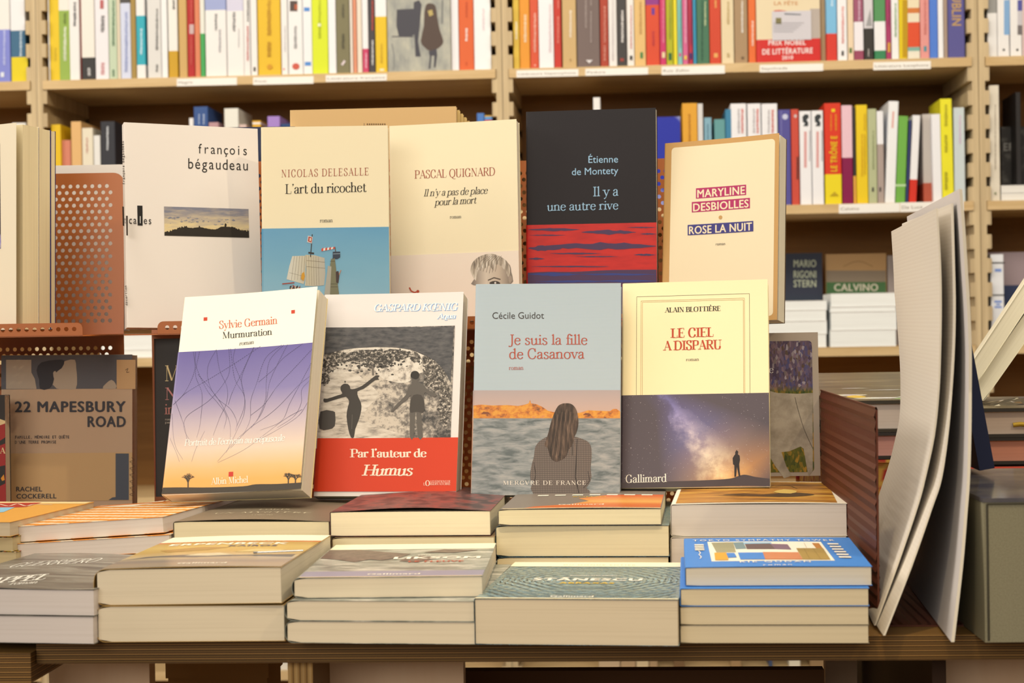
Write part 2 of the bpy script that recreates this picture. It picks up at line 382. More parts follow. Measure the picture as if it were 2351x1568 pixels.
# ------------------------------------------------------------------ books
class Face:
    """a printed face: origin o and in-plane axes ex, ey (book space) of the book whose matrix is mw"""
    def __init__(s, mb, mw, o, ex, ey, zoff=None):
        s.mb, s.mw, s.o, s.ex, s.ey = mb, mw, Vector(o), Vector(ex), Vector(ey); s.n = s.ex.cross(s.ey); s.k = 0; s.zoff = zoff
        s.inv = mw.inverted()
        s.wn = (mw.to_3x3() @ s.n).normalized(); s.wo = mw @ s.o
    def L(s, px, py):
        r = rayw(px, py); t = (s.wo-CAMP).dot(s.wn)/r.dot(s.wn); p = s.inv @ (CAMP+r*t) - s.o
        return (p.dot(s.ex), p.dot(s.ey))
    def fn(s, same):
        if not same: s.k += 1
        s.j += 1; e = .00010+s.k*.000036+(s.j % 9)*.0000035; z = s.zoff
        return lambda u, v, x=0: s.o+s.ex*u+s.ey*v+s.n*(e+x+(z(u) if z else 0))
    cuts = None; j = 0
    def put(s, loops, m, f):
        """lay a polygon on the face; on a bent cover it is cut along the cover's own creases"""
        if not s.cuts: return s.mb.flat(loops, m, f)
        al = [p for l in loops for p in l]; x0, x1 = min(p[0] for p in al), max(p[0] for p in al)
        cs = [c for c in s.cuts if x0+1e-7 < c < x1-1e-7]
        if not cs: return s.mb.flat(loops, m, f)
        tri = [al_t for al_t in ([al[q] for q in t] for t in tessellate_polygon([[Vector((p[0], p[1], 0)) for p in l] for l in loops]))]
        ed = [-9]+cs+[9]
        for t in tri:
            for a, b in zip(ed, ed[1:]):
                P = t
                for lim, sg in ((a, 1), (b, -1)):
                    Q = []
                    for p, q in zip(P, P[1:]+P[:1]):
                        dp, dq = (p[0]-lim)*sg, (q[0]-lim)*sg
                        if dp >= 0: Q.append(p)
                        if dp*dq < 0: k = dp/(dp-dq); Q.append((p[0]+(q[0]-p[0])*k, p[1]+(q[1]-p[1])*k))
                    P = Q
                    if len(P) < 3: break
                if len(P) >= 3:
                    A = sum(p[0]*q[1]-q[0]*p[1] for p, q in zip(P, P[1:]+P[:1]))
                    if abs(A) > 1e-13: s.mb.face([f(*p) for p in (P if A > 0 else P[::-1])], m)
    def uv(s, poly, m, same=False, holes=()): s.put([poly]+list(holes), m, s.fn(same))
    def px(s, poly, m, same=False, smooth=0, closed=True):
        P = smoothline(poly, smooth, closed) if smooth else poly
        s.put([[s.L(*p) for p in P]], m, s.fn(same))
    def rect(s, x0, y0, x1, y1, m, same=False, r=0, n=1):
        """axis-aligned in book space, cut into n strips so that it follows a bent cover"""
        if r:
            P = []
            for cx, cy_, a in ((x1-r, y0+r, -90), (x1-r, y1-r, 0), (x0+r, y1-r, 90), (x0+r, y0+r, 180)):
                P += [(cx+r*math.cos(math.radians(a+q*18)), cy_+r*math.sin(math.radians(a+q*18))) for q in range(6)]
            return s.uv(P, m, same)
        f = s.fn(same)
        for i in range(n):
            a, b = x0+(x1-x0)*i/n, x0+(x1-x0)*(i+1)/n
            s.put([[(a, y0), (b, y0), (b, y1), (a, y1)]], m, f)
    def line(s, pts, w, m, same=True, px=True):
        """thin printed stroke through pixel points, w in metres"""
        Q = [s.L(*p) for p in pts] if px else pts; f = s.fn(same)
        for a, b in zip(Q, Q[1:]):
            dx, dy = b[0]-a[0], b[1]-a[1]; q = math.hypot(dx, dy) or 1; nx, ny = -dy/q*w/2, dx/q*w/2
            s.put([[(a[0]+nx, a[1]+ny), (a[0]-nx, a[1]-ny), (b[0]-nx, b[1]-ny), (b[0]+nx, b[1]+ny)]], m, f)
    def dot(s, px, py, r, m, same=True, n=10):
        c = s.L(px, py); s.put([[(c[0]+r*math.cos(i*2*math.pi/n), c[1]+r*math.sin(i*2*math.pi/n)) for i in range(n)]], m, s.fn(same))
    def text(s, st, p0, p1, p2, style, m, same=False):
        """baseline from pixel p0 to p1, p2 = pixel of the cap-height corner above p0 (or a number: cap height in pixels)"""
        if isinstance(p2, (int, float)): p2 = (p0[0], p0[1]-p2)
        a, b, c = (Vector(s.L(*p)) for p in (p0, p1, p2))
        adv, polys = lettering(st, style); f = s.fn(same)
        U = (b-a)/adv; V = (c-a)/70
        for q, x in plies_of(polys, style):
            s.put([[tuple(a+U*p[0]+V*p[1]) for p in q]], m, lambda u, v, x=x: f(u, v, x))
def plies_of(polys, style):
    """overlapping strokes of printed letters never lie exactly in one plane"""
    n = len(polys); sans = style in ('sans', 'bold', 'black', 'spaced', 'mono', 'monob')
    return [(q, (i*4//n if sans else i % 10)*.0000032) for i, q in enumerate(polys)]
class Book:
    def __init__(s, name, label, cat, mw, W, H, T, cover, paper='#f0e2c4', group=None, hard=False, lift=None, top=None, bot=None, round_=.0022, bulge=0, lining=None, thin=.00032):
        s.root = empty(name, mw); tag(s.root, label, cat, group)
        s.W, s.H, s.T, s.cov, s.mw = W, H, T, cover, mw; s.rd = round_
        s.cmb = MB(); s.lift = lift or (lambda x: 0); s.top = top or (lambda x: 0); s.bot = bot or (lambda x: 0)
        c = .0024 if hard else thin; ov = .003 if hard else .0005; s.c = c
        rr = min(round_, T*.45); N_ = 14; xs = [rr+(W-rr)*i/N_ for i in range(N_+1)]; zs = [s.lift(x)+s.top(x) for x in xs]
        def z(u):
            t = max(0, min(N_-1e-6, (u-rr)/(W-rr)*N_)); i = int(t); return zs[i]+(zs[i+1]-zs[i])*(t-i)
        s.zl, s.cuts = z, (xs if lift or top else None)
        s.wrap(s.cmb, 0, H, 0, c, cover, round_, bulge, lining)
        s.front = Face(s.cmb, mw, (0, 0, T), (1, 0, 0), (0, 1, 0), z); s.front.cuts = s.cuts
        s.spine = Face(s.cmb, mw, (-bulge*.6, 0, 0), (0, 0, 1), (0, 1, 0)); s.spine.n = Vector((-1, 0, 0)); s.spine.wn = (mw.to_3x3() @ s.spine.n).normalized()
        s.tail = Face(s.cmb, mw, (0, 0, 0), (1, 0, 0), (0, 0, 1))
        # paper block
        pb = MB(); N = 14; pm = pages(paper); e = c+.00008
        rows = []
        for i in range(N+1):
            x = e+.0004+(W-ov-.0006-e)*i/N
            a, b = s.bot(x)+e, T-e+s.top(x)
            if not hard and i == 0 and round_: a += round_*.3; b -= round_*.3
            rows.append([(x, ov, a), (x, H-ov, a), (x, H-ov, b), (x, ov, b)])
        pb.grid(rows, pm, True, False); pb.face(rows[0], pm); pb.face(rows[-1][::-1], pm)
        s.pb = pb; s.bands = []
    def wrap(s, mb, y0, y1, off, c, m, r, bulge, lining=None):
        """cover sheet (front, spine, back) swept from y0 to y1; off = distance outside the cover"""
        W, T = s.W, s.T; N = 14; out = []; inn = []
        r = min(r, T*.45)
        xs = [W-(W-r)*i/N for i in range(N+1)]
        for x in xs: z = T+s.top(x)+s.lift(x); out.append((x, z+off)); inn.append((x, z+off-c))
        K = 5
        for i in range(1, K+1):
            a = math.pi/2*(1+i/K); zz = T-r+r*math.sin(a)+s.top(0); b = bulge*math.sin(math.pi*max(0, min(1, zz/T)))
            out.append((r+(r+off)*math.cos(a)-b, T-r+(r+off)*math.sin(a)+s.top(0))); inn.append((r+(r+off-c)*math.cos(a)-b, T-r+(r+off-c)*math.sin(a)+s.top(0)))
        for i in range(1, 6):
            zz = (T-r)+(2*r-T)*i/6; b = bulge*math.sin(math.pi*zz/T)
            out.append((-off-b, zz+s.bot(0))); inn.append((c-off-b, zz+s.bot(0)))
        for i in range(K+1):
            a = math.pi+math.pi/2*i/K; b = bulge*math.sin(math.pi*max(0, min(1, (r+r*math.sin(a))/T)))
            out.append((r+(r+off)*math.cos(a)-b, r+(r+off)*math.sin(a)+s.bot(0))); inn.append((r+(r+off-c)*math.cos(a)-b, r+(r+off-c)*math.sin(a)+s.bot(0)))
        for x in reversed(xs[:-1]): z = s.bot(x); out.append((x, z-off)); inn.append((x, z-off+c))
        g = lambda P, y: [(x, y, z) for x, z in P]
        mb.grid([g(out, y0), g(out, y1)], m); mb.grid([g(inn, y1), g(inn, y0)], lining or m)
        mb.grid([g(inn, y0), g(out, y0)], m, sm=False); mb.grid([g(out, y1), g(inn, y1)], m, sm=False)
        for i in (0, -1):
            P = [(out[i][0], y0, out[i][1]), (inn[i][0], y0, inn[i][1]), (inn[i][0], y1, inn[i][1]), (out[i][0], y1, out[i][1])]
            mb.face(P if i else P[::-1], m)
    def band(s, ytop, m, y0=.0006, name='paper_band'):
        mb = MB(); s.wrap(mb, y0, ytop, .00055, .00022, m, s.rd, 0)
        f = Face(mb, s.mw, (0, 0, s.T+.00055), (1, 0, 0), (0, 1, 0), s.zl); f.cuts = s.cuts; s.bands.append((name, mb)); return f
    def done(s):
        s.cmb.build('cover', s.root); s.pb.build('page_block', s.root)
        for n, mb in s.bands: mb.build(n, s.root)
        return s.root
def stand_matrix(X, Y, Z, tilt, lean, yaw, T):
    p = CAMP+yawed((X, Y, Z))
    r = Matrix.Rotation(YAW, 4, 'Z') @ Matrix.Rotation(yaw, 4, 'Z') @ Matrix.Rotation(lean, 4, 'Y') @ Matrix.Rotation(-tilt, 4, 'X') @ Matrix.Rotation(math.pi/2, 4, 'X')
    return Matrix.Translation(p) @ r @ Matrix.Translation((0, 0, -T))
def flat_matrix(xl, dl, xr, dr, z):
    """book lying face up: tail edge from photo column xl (depth dl) to column xr (depth dr), underside at height z -> matrix, width"""
    a, b = at_dz(xl, dl, z), at_dz(xr, dr, z); e = b-a; W = e.length; yaw = math.atan2(e.y, e.x)
    return Matrix.Translation(a) @ Matrix.Rotation(yaw, 4, 'Z'), W
# ------------------------------------------------------------------ room
def wood(name, a, b, axis, scale=60, rough=.5):
    n = NB(name, rough, .25); sc = [3, 3, 3]; sc['XYZ'.index(axis)] = .25
    v = n.noise(n.coord(tuple(q*scale/3 for q in sc)), 1.0, 4, .6, .6)
    n.out(n.ramp(v, [(.3, a), (.7, b)])); return n.m
birch = wood('birch_plywood', '#d6b076', '#ecca92', 'X')
birch_up = wood('birch_plywood_upright', '#dcbc8a', '#eed3a6', 'Z')
back_wood = wood('dark_back_board', '#8a5c26', '#9c6c32', 'X', 40)
def plies(name, axis, pitch, cols, rough=.5):
    n = NB(name, rough, .25); v = n.math('FRACT', n.math('MULTIPLY', n.axis(axis), 1/pitch))
    st = [(i/len(cols), c) for i, c in enumerate(cols)]
    c = n.ramp(v, st, True); g = n.noise(n.coord((3, 90, 90) if axis == 'Z' else (90, 90, 3)), 1, 3)
    n.out(n.mix(n.rng(g, .3, .7, .0, .35), c, '#6d4a22')); return n.m
post_ply = plies('plywood_edge_upright', 'X', .0041, ['#ecd2a2', '#e3c592', '#f0d8aa', '#d8b780'])
table_ply = plies('plywood_edge_table', 'Z', .0037, ['#a87c40', '#553818', '#82602e', '#40290f'])
leg_ply = plies('plywood_edge_leg', 'X', .0052, ['#d0a868', '#b98d4c', '#8a6430', '#c79c5a'])
FY = at_depth(1153, 200, 3.70).y                       # front plane of the bookcases
DEP = .30
seams = [at_y(x, y, FY).x for x, y in ((80.7, 0), (1152.5, 130), (2249.3, 380))]
pitch_x = (seams[2]-seams[0])/2
seams = [seams[0]-pitch_x]+seams+[seams[2]+pitch_x]
S1 = at_y(640, 172, FY).z; S2 = at_y(1900, 468, FY).z; S3 = at_y(1980, 796, FY).z
STEP = (S1-S3)/2; S4 = S3-STEP; SHELF = .0180
S2 = S3+STEP; S5 = at_y(1500, 1537, FY).z
floor = MB(); floor.box((-3, -1.2, -.1), (3, 4.6, 0), wood('oak_floor', '#8a6a44', '#a5835a', 'Y'))
struct(floor.build('floor'))
wall = MB(); wall.box((-3, FY+DEP+.045, 0), (3, FY+DEP+.14, 3.2), M('#d8c6a8', .9)); struct(wall.build('wall_back'))
def comb_panel(x0, x1, side, mb):
    """upright board with sawn grooves every sixth of a shelf step on one face"""
    g, h, per = .0088, SHELF+.0012, STEP/6
    z0, z1 = .0, S1+STEP*1.05
    face, other = (x1, x0) if side > 0 else (x0, x1)
    s = 1 if side > 0 else -1; P = [(face, z0)]
    k = math.floor((S1-z0)/per); z = S1-k*per
    while z < z1-.03:
        a, b = z-h+.0006, z+.0006
        if a > z0+.004: P += [(face, a), (face-s*g, a), (face-s*g, b), (face, b)]
        z += per
    P += [(face, z1), (other, z1), (other, z0)]
    mb.prism(P, post_ply, lambda u, v, w: (u, FY+w, v), DEP)
PT = .0205
names = ['far left', 'left', 'right', 'far right']
cases = []
for i in range(4):
    xa, xb = seams[i]+.0006, seams[i+1]-.0006
    root = empty('bookcase', Matrix.Translation(((xa+xb)/2, FY, 0)))
    tag(root, ['plywood bookcase bay at the left edge with blue and yellow books', 'wide plywood bookcase bay left of centre with white and yellow books', 'wide plywood bookcase bay right of centre with red and orange books',
               'plywood bookcase bay at the right edge with white and dark books'][i], 'bookcase', 'bays of the wall bookcase')
    inv = root.matrix_world.inverted()
    def put(mb, n, lab=None):
        o = mb.build(n, root); o.matrix_parent_inverse = inv; return o
    mb = MB(); comb_panel(xa, xa+PT, 1, mb); put(mb, 'side_panel')
    mb = MB(); comb_panel(xb-PT, xb, -1, mb); put(mb, 'side_panel')
    mb = MB(); mb.box((xa+PT, FY+DEP-.012, .02), (xb-PT, FY+DEP, S1+STEP), back_wood); put(mb, 'back_board')
    for z in (S1, S2, S3, S4, S5):
        mb = MB(); mb.box((xa+PT-.0078, FY-.004, z-SHELF), (xb-PT+.0078, FY+DEP-.0125, z), birch); put(mb, 'shelf')
    cases.append((xa, xb))
# ------------------------------------------------------------------ display table
TY = at_z(2100, 1458, ZT).y                            # front edge of the table top
tab = empty('display_table', Matrix.Translation((0, TY, 0)))
tag(tab, 'plywood display table with striped edge carrying stacks of books', 'table'); inv = tab.matrix_world.inverted()
def putt(mb, n):
    o = mb.build(n, tab); o.matrix_parent_inverse = inv; return o
xl = at_depth(78, 1500, 1.40).x
mb = MB(); mb.box((xl, TY, ZT-.0185), (1.0, TY+.86, ZT), table_ply); bevel(putt(mb, 'tabletop'), .0006)
panel_m = wood('pale_panel', '#ecc69c', '#f4d2aa', 'Z', 30)
for x0, x1, dd in ((661, 718, 0), (2140, 2171, .05)):
    a, b = at_y(x0, 1540, TY+.012+dd).x, at_y(x1, 1540, TY+.012+dd).x
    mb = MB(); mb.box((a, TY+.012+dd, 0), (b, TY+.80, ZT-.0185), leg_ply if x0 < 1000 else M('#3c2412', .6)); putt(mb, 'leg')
for x0, x1, Y in ((112, 343, TY+.09), (720, 1064, TY+.09), (2172, 2420, TY+.12), (1895, 1968, TY+.5)):
    a, b = at_y(x0, 1545, Y).x, at_y(x1, 1545, Y).x
    mb = MB(); mb.box((a, Y, .05), (b, Y+.018, ZT-.0185), panel_m); putt(mb, 'panel')
nt = empty('display_table', Matrix.Translation((xl-.5, TY-.012, 0)))
tag(nt, 'neighbouring plywood table top at the lower left edge', 'table')
mb = MB(); mb.box((-.6, 0, ZT-.021-.010), (.4995, .30, ZT-.008), table_ply); o = mb.build('tabletop', nt)
mb = MB(); mb.box((-.58, .05, 0), (-.55, .28, ZT-.031), leg_ply); mb.build('leg', nt)
mb = MB(); mb.box((.30, .05, 0), (.33, .28, ZT-.031), leg_ply); mb.build('leg', nt)
# storage boxes below the table
dark = M('#6a4422', .6); dark2 = M('#b08448', .6)
def crate(x0, x1, ytop, Y, d, m, label, slit=True):
    a, b = at_y(x0, ytop, Y), at_y(x1, ytop, Y); z = min(a.z, b.z)
    r = empty('storage_box', Matrix.Translation((a.x, Y, .04))); tag(r, label, 'box')
    mb = MB(); w = b.x-a.x; h = z-.04
    mb.box((0, 0, 0), (w, d, h-.024), m); bevel(mb.build('body', r), .002)
    mb = MB(); mb.box((-.002, -.002, h-.024), (w+.002, d+.002, h), m); bevel(mb.build('lid', r), .002)
crate(385, 612, 1500, TY+.42, .07, dark2, 'brown cardboard box under the table left of the plywood leg')
a, b = at_y(1004, 1541, TY+.36), at_y(1892, 1541, TY+.36)
mb = MB(); mb.box((a.x, TY+.36, .05), (b.x, TY+.378, a.z), dark); putt(mb, 'back_rail')
# ------------------------------------------------------------------ perforated metal display stands
copper = M('#b26228', .42, .8, .5, 0); copper_in = copper
def perforated(mb, w, h, fn, m, pitch=.0081, dia=.0046, margin=.0095, rad=.012, corners='tl tr', rows_off=0):
    """sheet w x h with staggered round holes; fn(u, v, s) -> point, s = 0/1 the two faces"""
    th = 0.0012; ph = pitch*.88; nx = int((w-2*margin)/pitch); ny = int((h-2*margin)/ph)
    ox = (w-nx*pitch)/2; oy = (h-ny*ph)/2; K = 12
    def F(poly): 
        mb.face([fn(u, v, 0) for u, v in poly], m); mb.face([fn(u, v, 1) for u, v in poly][::-1], m)
    def cell(x, y, hole=True):
        q = [(x, y), (x+pitch, y), (x+pitch, y+ph), (x, y+ph)]
        if not hole: return F(q)
        c = (x+pitch/2, y+ph/2); C = [(c[0]+dia/2*math.cos(i*2*math.pi/K), c[1]+dia/2*math.sin(i*2*math.pi/K)) for i in range(K)]
        # square border sampled at the same angles
        B = []
        for i in range(K):
            a = i*2*math.pi/K; ca, sa = math.cos(a), math.sin(a); t = min(pitch/2/abs(ca) if abs(ca) > 1e-6 else 9, ph/2/abs(sa) if abs(sa) > 1e-6 else 9)
            B.append((c[0]+ca*t, c[1]+sa*t))
        for i in range(K):
            j = (i+1) % K; F([C[i], B[i], B[j], C[j]])
            mb.face([fn(*C[i], 0), fn(*C[j], 0), fn(*C[j], 1), fn(*C[i], 1)], m)
        for k, (p, q2) in enumerate(((1, 2), (4, 5), (7, 8), (10, 11))):
            pass
        for (sx, sy_) in ((1, 1), (-1, 1), (-1, -1), (1, -1)):
            cor = (c[0]+sx*pitch/2, c[1]+sy_*ph/2)
            best = [b for b in range(K) if (abs(B[b][0]-cor[0]) < 1e-9) and (B[b][1]-c[1])*sy_ >= -1e-9]
            bx = max(best, key=lambda b: (B[b][1]-c[1])*sy_); best2 = [b for b in range(K) if abs(B[b][1]-cor[1]) < 1e-9 and (B[b][0]-c[0])*sx >= -1e-9]
            by = max(best2, key=lambda b: (B[b][0]-c[0])*sx)
            F([B[bx], cor, B[by]] if sx*sy_ > 0 else [B[by], cor, B[bx]])
    for j in range(ny):
        st = (j+rows_off) % 2; y = oy+j*ph
        if st:
            F([(ox, y), (ox+pitch/2, y), (ox+pitch/2, y+ph), (ox, y+ph)]); F([(ox+nx*pitch-pitch/2, y), (ox+nx*pitch, y), (ox+nx*pitch, y+ph), (ox+nx*pitch-pitch/2, y+ph)])
        for i in range(nx-st): cell(ox+i*pitch+st*pitch/2, y)
    X1, Y1 = ox+nx*pitch, oy+ny*ph
    F([(0, rad), (ox, rad), (ox, h-rad), (0, h-rad)]); F([(X1, rad), (w, rad), (w, h-rad), (X1, h-rad)])
    def edge(k, a, top):
        pass
    def corner(cx, cy_, a0, rounded, inner):
        P = [inner] + [(cx+rad*math.cos(math.radians(a0+t*15)), cy_+rad*math.sin(math.radians(a0+t*15))) for t in range(7)] if rounded else None
        return P
    # bottom and top strips with rounded corners
    for (yy0, yy1, ysgn) in ((0, oy, -1), (Y1, h, 1)):
        F([(rad, yy0), (w-rad, yy0), (w-rad, yy1), (rad, yy1)])
    for cx, cy_, a0, key, ix, iy in ((rad, h-rad, 90, 'tl', 0, 1), (w-rad, h-rad, 0, 'tr', 1, 1), (rad, rad, 180, 'bl', 0, 0), (w-rad, rad, 270, 'br', 1, 0)):
        inner = (ox if ix == 0 else X1, oy if iy == 0 else Y1)
        if key in corners: arc = [(cx+rad*math.cos(math.radians(a0+t*15)), cy_+rad*math.sin(math.radians(a0+t*15))) for t in range(7)]
        else:
            o = (0 if ix == 0 else w, 0 if iy == 0 else h)
            arc = {'tl': [(rad, h), o, (0, h-rad)], 'tr': [(w, h-rad), o, (w-rad, h)], 'bl': [(0, rad), o, (rad, 0)], 'br': [(w-rad, 0), o, (w, rad)]}[key]
        # polygon: inner corner, along margins, arc
        if key == 'tl': P = [inner, (rad, Y1)]+arc+[(ox, h-rad)]
        elif key == 'tr': P = [inner, (X1, h-rad)]+arc+[(w-rad, Y1)]
        elif key == 'bl': P = [inner, (ox, rad)]+arc+[(rad, oy)]
        else: P = [inner, (w-rad, oy)]+arc+[(X1, rad)]
        Q = []
        for p in P:
            if not Q or (abs(p[0]-Q[-1][0])+abs(p[1]-Q[-1][1])) > 1e-7: Q.append(p)
        A = sum(a[0]*b[1]-b[0]*a[1] for a, b in zip(Q, Q[1:]+Q[:1]))
        F(Q if A > 0 else Q[::-1])
    # rim
    ring = []
    for cx, cy_, a0, key in ((rad, rad, 180, 'bl'), (w-rad, rad, 270, 'br'), (w-rad, h-rad, 0, 'tr'), (rad, h-rad, 90, 'tl')):
        if key in corners: ring += [(cx+rad*math.cos(math.radians(a0+t*15)), cy_+rad*math.sin(math.radians(a0+t*15))) for t in range(7)]
        else: ring.append((0 if 'l' in key else w, 0 if 'b' in key else h))
    for a, b in zip(ring, ring[1:]+ring[:1]): mb.face([fn(*a, 0), fn(*a, 1), fn(*b, 1), fn(*b, 0)], m)
LEDGE = ZC-.0035
BACKD = 2.035
def display_stand(xl, xr, ytop, lipl, lipr, label):
    a, b = at_dz(xl, BACKD, LEDGE), at_dz(xr, BACKD, LEDGE); e = b-a; w = e.length; yaw = math.atan2(e.y, e.x)
    zt = at_depth((xl+xr)/2, ytop, BACKD+.02).z; up = zt-LEDGE; low = LEDGE-ZT
    root = empty('display_stand', Matrix.Translation((a.x, a.y, ZT)) @ Matrix.Rotation(yaw, 4, 'Z')); tag(root, label, 'display stand', 'perforated copper display stands')
    th = .0013
    mb = MB(); perforated(mb, w, up, lambda u, v, s: (u, v*.10+s*th, low+v), copper, rows_off=0); mb.build('back_panel', root)
    mb = MB(); perforated(mb, w, low-.001, lambda u, v, s: (u, s*th, .001+v), copper, corners=''); mb.build('lower_panel', root)
    D = .155
    mb = MB(); perforated(mb, w, D, lambda u, v, s: (u, -v, low-.0004-s*th), copper, corners='tl tr'); mb.build('ledge', root)
    f = at_dz(lipl, BACKD-D, LEDGE); g = at_dz(lipr, BACKD-D, LEDGE); inv = root.matrix_world.inverted(); u0, u1 = (inv @ f).x, (inv @ g).x
    mb = MB(); perforated(mb, u1-u0, .0128, lambda u, v, s: (u0+u, -D-.0006+s*th, low-.0006+v), copper, margin=.0018, rad=.0062, corners='tl tr'); mb.build('lip', root)
    mb = MB(); perforated(mb, w, .19, lambda u, v, s: (u, -.02-v, .0003+s*th), copper, corners='tl tr'); mb.build('base_plate', root)
    return root
display_stand(-150, 284, 400, -140, 190, 'perforated copper display stand at the left edge holding cream books')
display_stand(348, 944, 370, 362, 935, 'perforated copper display stand behind the sailing ship book')
display_stand(952, 1600, 368, 960, 1590, 'perforated copper display stand behind the dark book with red band')
# ------------------------------------------------------------------ books standing in front of the stands
ink = M('#2f2a26', .6, .8, .2); ink_soft = M('#4b4642', .6, .8, .2); red_ink = M('#c4452f', .6, .8, .2); brick = M('#a8503c', .6, .8, .2)
white_p = M('#fbf3e2', .5, .85); cream = M('#f3e2b8', .6, .86, .25); cream_y = M('#f8e5b0', .5, .88, .25); pinkish = M('#eaddcb', .6, .86, .25)
def standing(name, label, X, Y, Z, tilt, lean, yaw, W, H, T, cover, group, **kw):
    return Book(name, label, 'book', stand_matrix(X, Y, Z, tilt, lean, yaw, T), W, H, T, cover, group=group, **kw)
G1, G2 = 'books standing in the front display row', 'books standing in the back display row'
def rag(cx, cy, rx, ry, n, amp, seed):
    q = random.Random(seed); return [(cx+rx*math.cos(i*2*math.pi/n)*(1+q.uniform(-amp, amp)), cy+ry*math.sin(i*2*math.pi/n)*(1+q.uniform(-amp, amp))) for i in range(n)]
def jag(x0, x1, y, amp, n, seed):
    r = random.Random(seed); return [(x0+(x1-x0)*i/n, y+r.uniform(-amp, amp)) for i in range(n+1)]
# ---- tall pale book with a dusk photograph
b = standing('book', 'pale pink paperback with a small dusk photograph, angled with its spine to the left', -.3935, 1.886, .003, .143, .026, .362, .1410, .2155, .014, pinkish, G2, round_=.001)
f = b.front
f.text('françois', (452, 352), (570, 356.5), (452, 328.5), 'mono', ink); f.text('bégaudeau', (430, 387), (571.5, 391.5), (430, 361.5), 'mono', ink)
dusk = grad('dusk_photo', 'Y', .094, .127, [(0, '#d8b678'), (.35, '#e6cd95'), (.65, '#c2b095'), (1, '#84828a')], .5, ((60, 260, 1), 1, .9))
f.px([(376.5, 474), (570.5, 480), (572, 546), (377.5, 541)], dusk)
r_ = random.Random(3); hill = [(377.5, 541)]
base = smoothline([(377.5, 535), (400, 530), (420, 523), (440, 524), (458, 522.5), (478, 526), (495, 527), (510, 521), (528, 522), (545, 528), (560, 531), (571.5, 532)], 12)
for x, y in base: hill.append((x, y-(r_.uniform(0, 5) if (x < 430 or x > 530) else r_.uniform(0, 1.2))))
hill.append((572, 546)); f.px(hill, M('#2b241c'))
f.px([(455, 524), (457, 518), (459, 519), (460, 524)], M('#2b241c'), True); f.px([(515, 523), (515.5, 517), (516, 513.5), (518.5, 513), (520.5, 516), (519.5, 520), (520, 524)], M('#2b241c'), True)
blk = M('#1c1916')
for i in range(46):
    x = r_.uniform(380, 545); y = 497+r_.gauss(6, 5)+(x-380)*.03; s_ = r_.uniform(1.2, 4.5)
    f.px(rag(x, y, s_, s_*.35, 9, .4, i), M('#83838c' if i % 3 else '#a39a8e'), i > 0)
f.px([(315, 472), (327, 472.3), (327.5, 518), (316, 517.5)], blk)
f.text('ca', (294.5, 513.5), (315, 514), (294.5, 495), 'mono', ink); f.text('es', (328.5, 514), (349.5, 515), (328.5, 496), 'mono', ink); f.text('l', (317.5, 512.5), (326, 513), (317.5, 495), 'mono', white_p)
f.text('dé', (438, 709), (468, 710), (438, 687), 'mono', ink)
s = b.spine
s.px([(281, 474), (284.5, 474.5), (285.5, 519), (282, 518)], blk); s.px([(289.7, 495), (293.7, 495.5), (294, 541), (290.5, 540.5)], blk)
s.text('t', (285.5, 512), (289.5, 512.5), 16, 'mono', ink)
s.text('françois bégaudeau', (287, 424), (284.5, 323), (281.2, 424), 'mono', ink); s.text('désertion', (294, 702), (291.5, 655), (288, 702), 'mono', ink)
b.done()
# ---- sailing ship band
b = standing('book', 'cream paperback with a blue paper band showing a sailing ship', -.2569, 1.900, 0, .065, .001, .011, .1315, .2088, .018, cream, G2)
f = b.front
f.text('NICOLAS DELESALLE', (646, 407), (849, 402), 17, 'serifs', brick); f.text("L'art du ricochet", (655, 445), (841, 440), 22, 'serif', ink); f.text('roman', (734.5, 510.5), (764, 510), 9, 'book', ink_soft)
sky = grad('blue_sky_print', 'Y', .02, .103, [(0, '#8fb9c4'), (.5, '#74a9bb'), (1, '#5c9ab8')], .3, ((8, 20, 1), 1, .5))
g = b.band(f.L(745, 523)[1], sky)
sailm = grad('sail_canvas', 'X', .029, .067, [(0, '#d9d3bd'), (.5, '#cbbf9f'), (1, '#b9b2a0')], .6)
rope = M('#5a4a36'); mast = M('#3a352f')
g.px([(671, 588), (702, 587), (701, 640), (697, 652), (658, 641), (664, 612)], sailm)
g.px([(701, 585), (722, 586), (745, 592), (747, 628), (744, 655), (720, 657), (700, 656), (703, 620)], sailm)
for k in range(8):
    x = 703+k*5.6; g.line([(x, 586+k*.7), (x+1.5, 655)], .0002, rope)
for k in range(5): x = 676+k*6; g.line([(x, 588), (x-7+k, 643)], .0002, rope)
for y in (598, 612): g.line([(703, y), (725, y+2), (746, y+4)], .0003, rope)
g.line([(664, 626), (700, 635)], .0002, rope)
g.line([(717, 538), (713, 590)], .0009, mast, False); g.line([(708, 580), (721, 582)], .0018, mast)
g.px([(707, 541), (718, 544), (716, 559), (705, 556)], M('#d9d0c4')); g.px([(708.5, 543), (716.5, 545.5), (715, 557), (707, 554)], M('#b8402f')); g.px([(711, 546), (714.5, 547), (713.5, 554), (710.5, 553)], M('#e6d6b8'))
for k in range(7):
    x = 738+k*4.4; g.px([(x, 577-k*.8), (x+4.4, 576-k*.9), (x+4.4, 568.5-k*.4), (x, 571.5-k*.5)], M('#d3543f' if k % 2 == 0 else '#efe3d0'), k > 0)
g.line([(769, 567), (771, 580)], .0008, rope)
g.px([(764, 578), (781, 577.5), (781, 591), (774, 595), (764, 594)], M('#39424e')); g.line([(765, 583), (781, 582.5)], .0005, M('#a7b6ba'))
lat = M('#b59a3e'); dk = M('#463c30')
g.px([(760, 595), (769, 595), (780, 690), (748, 690)], M('#7d7a5c'))
for k in range(14): g.line([(758-k*.5, 600+k*6.5), (769+k*.8, 600+k*6.5)], .0004, dk)
for dx in (-1, .0, 1): g.line([(764+dx*3, 593), (764+dx*13, 692)], .0006, lat if dx else dk)
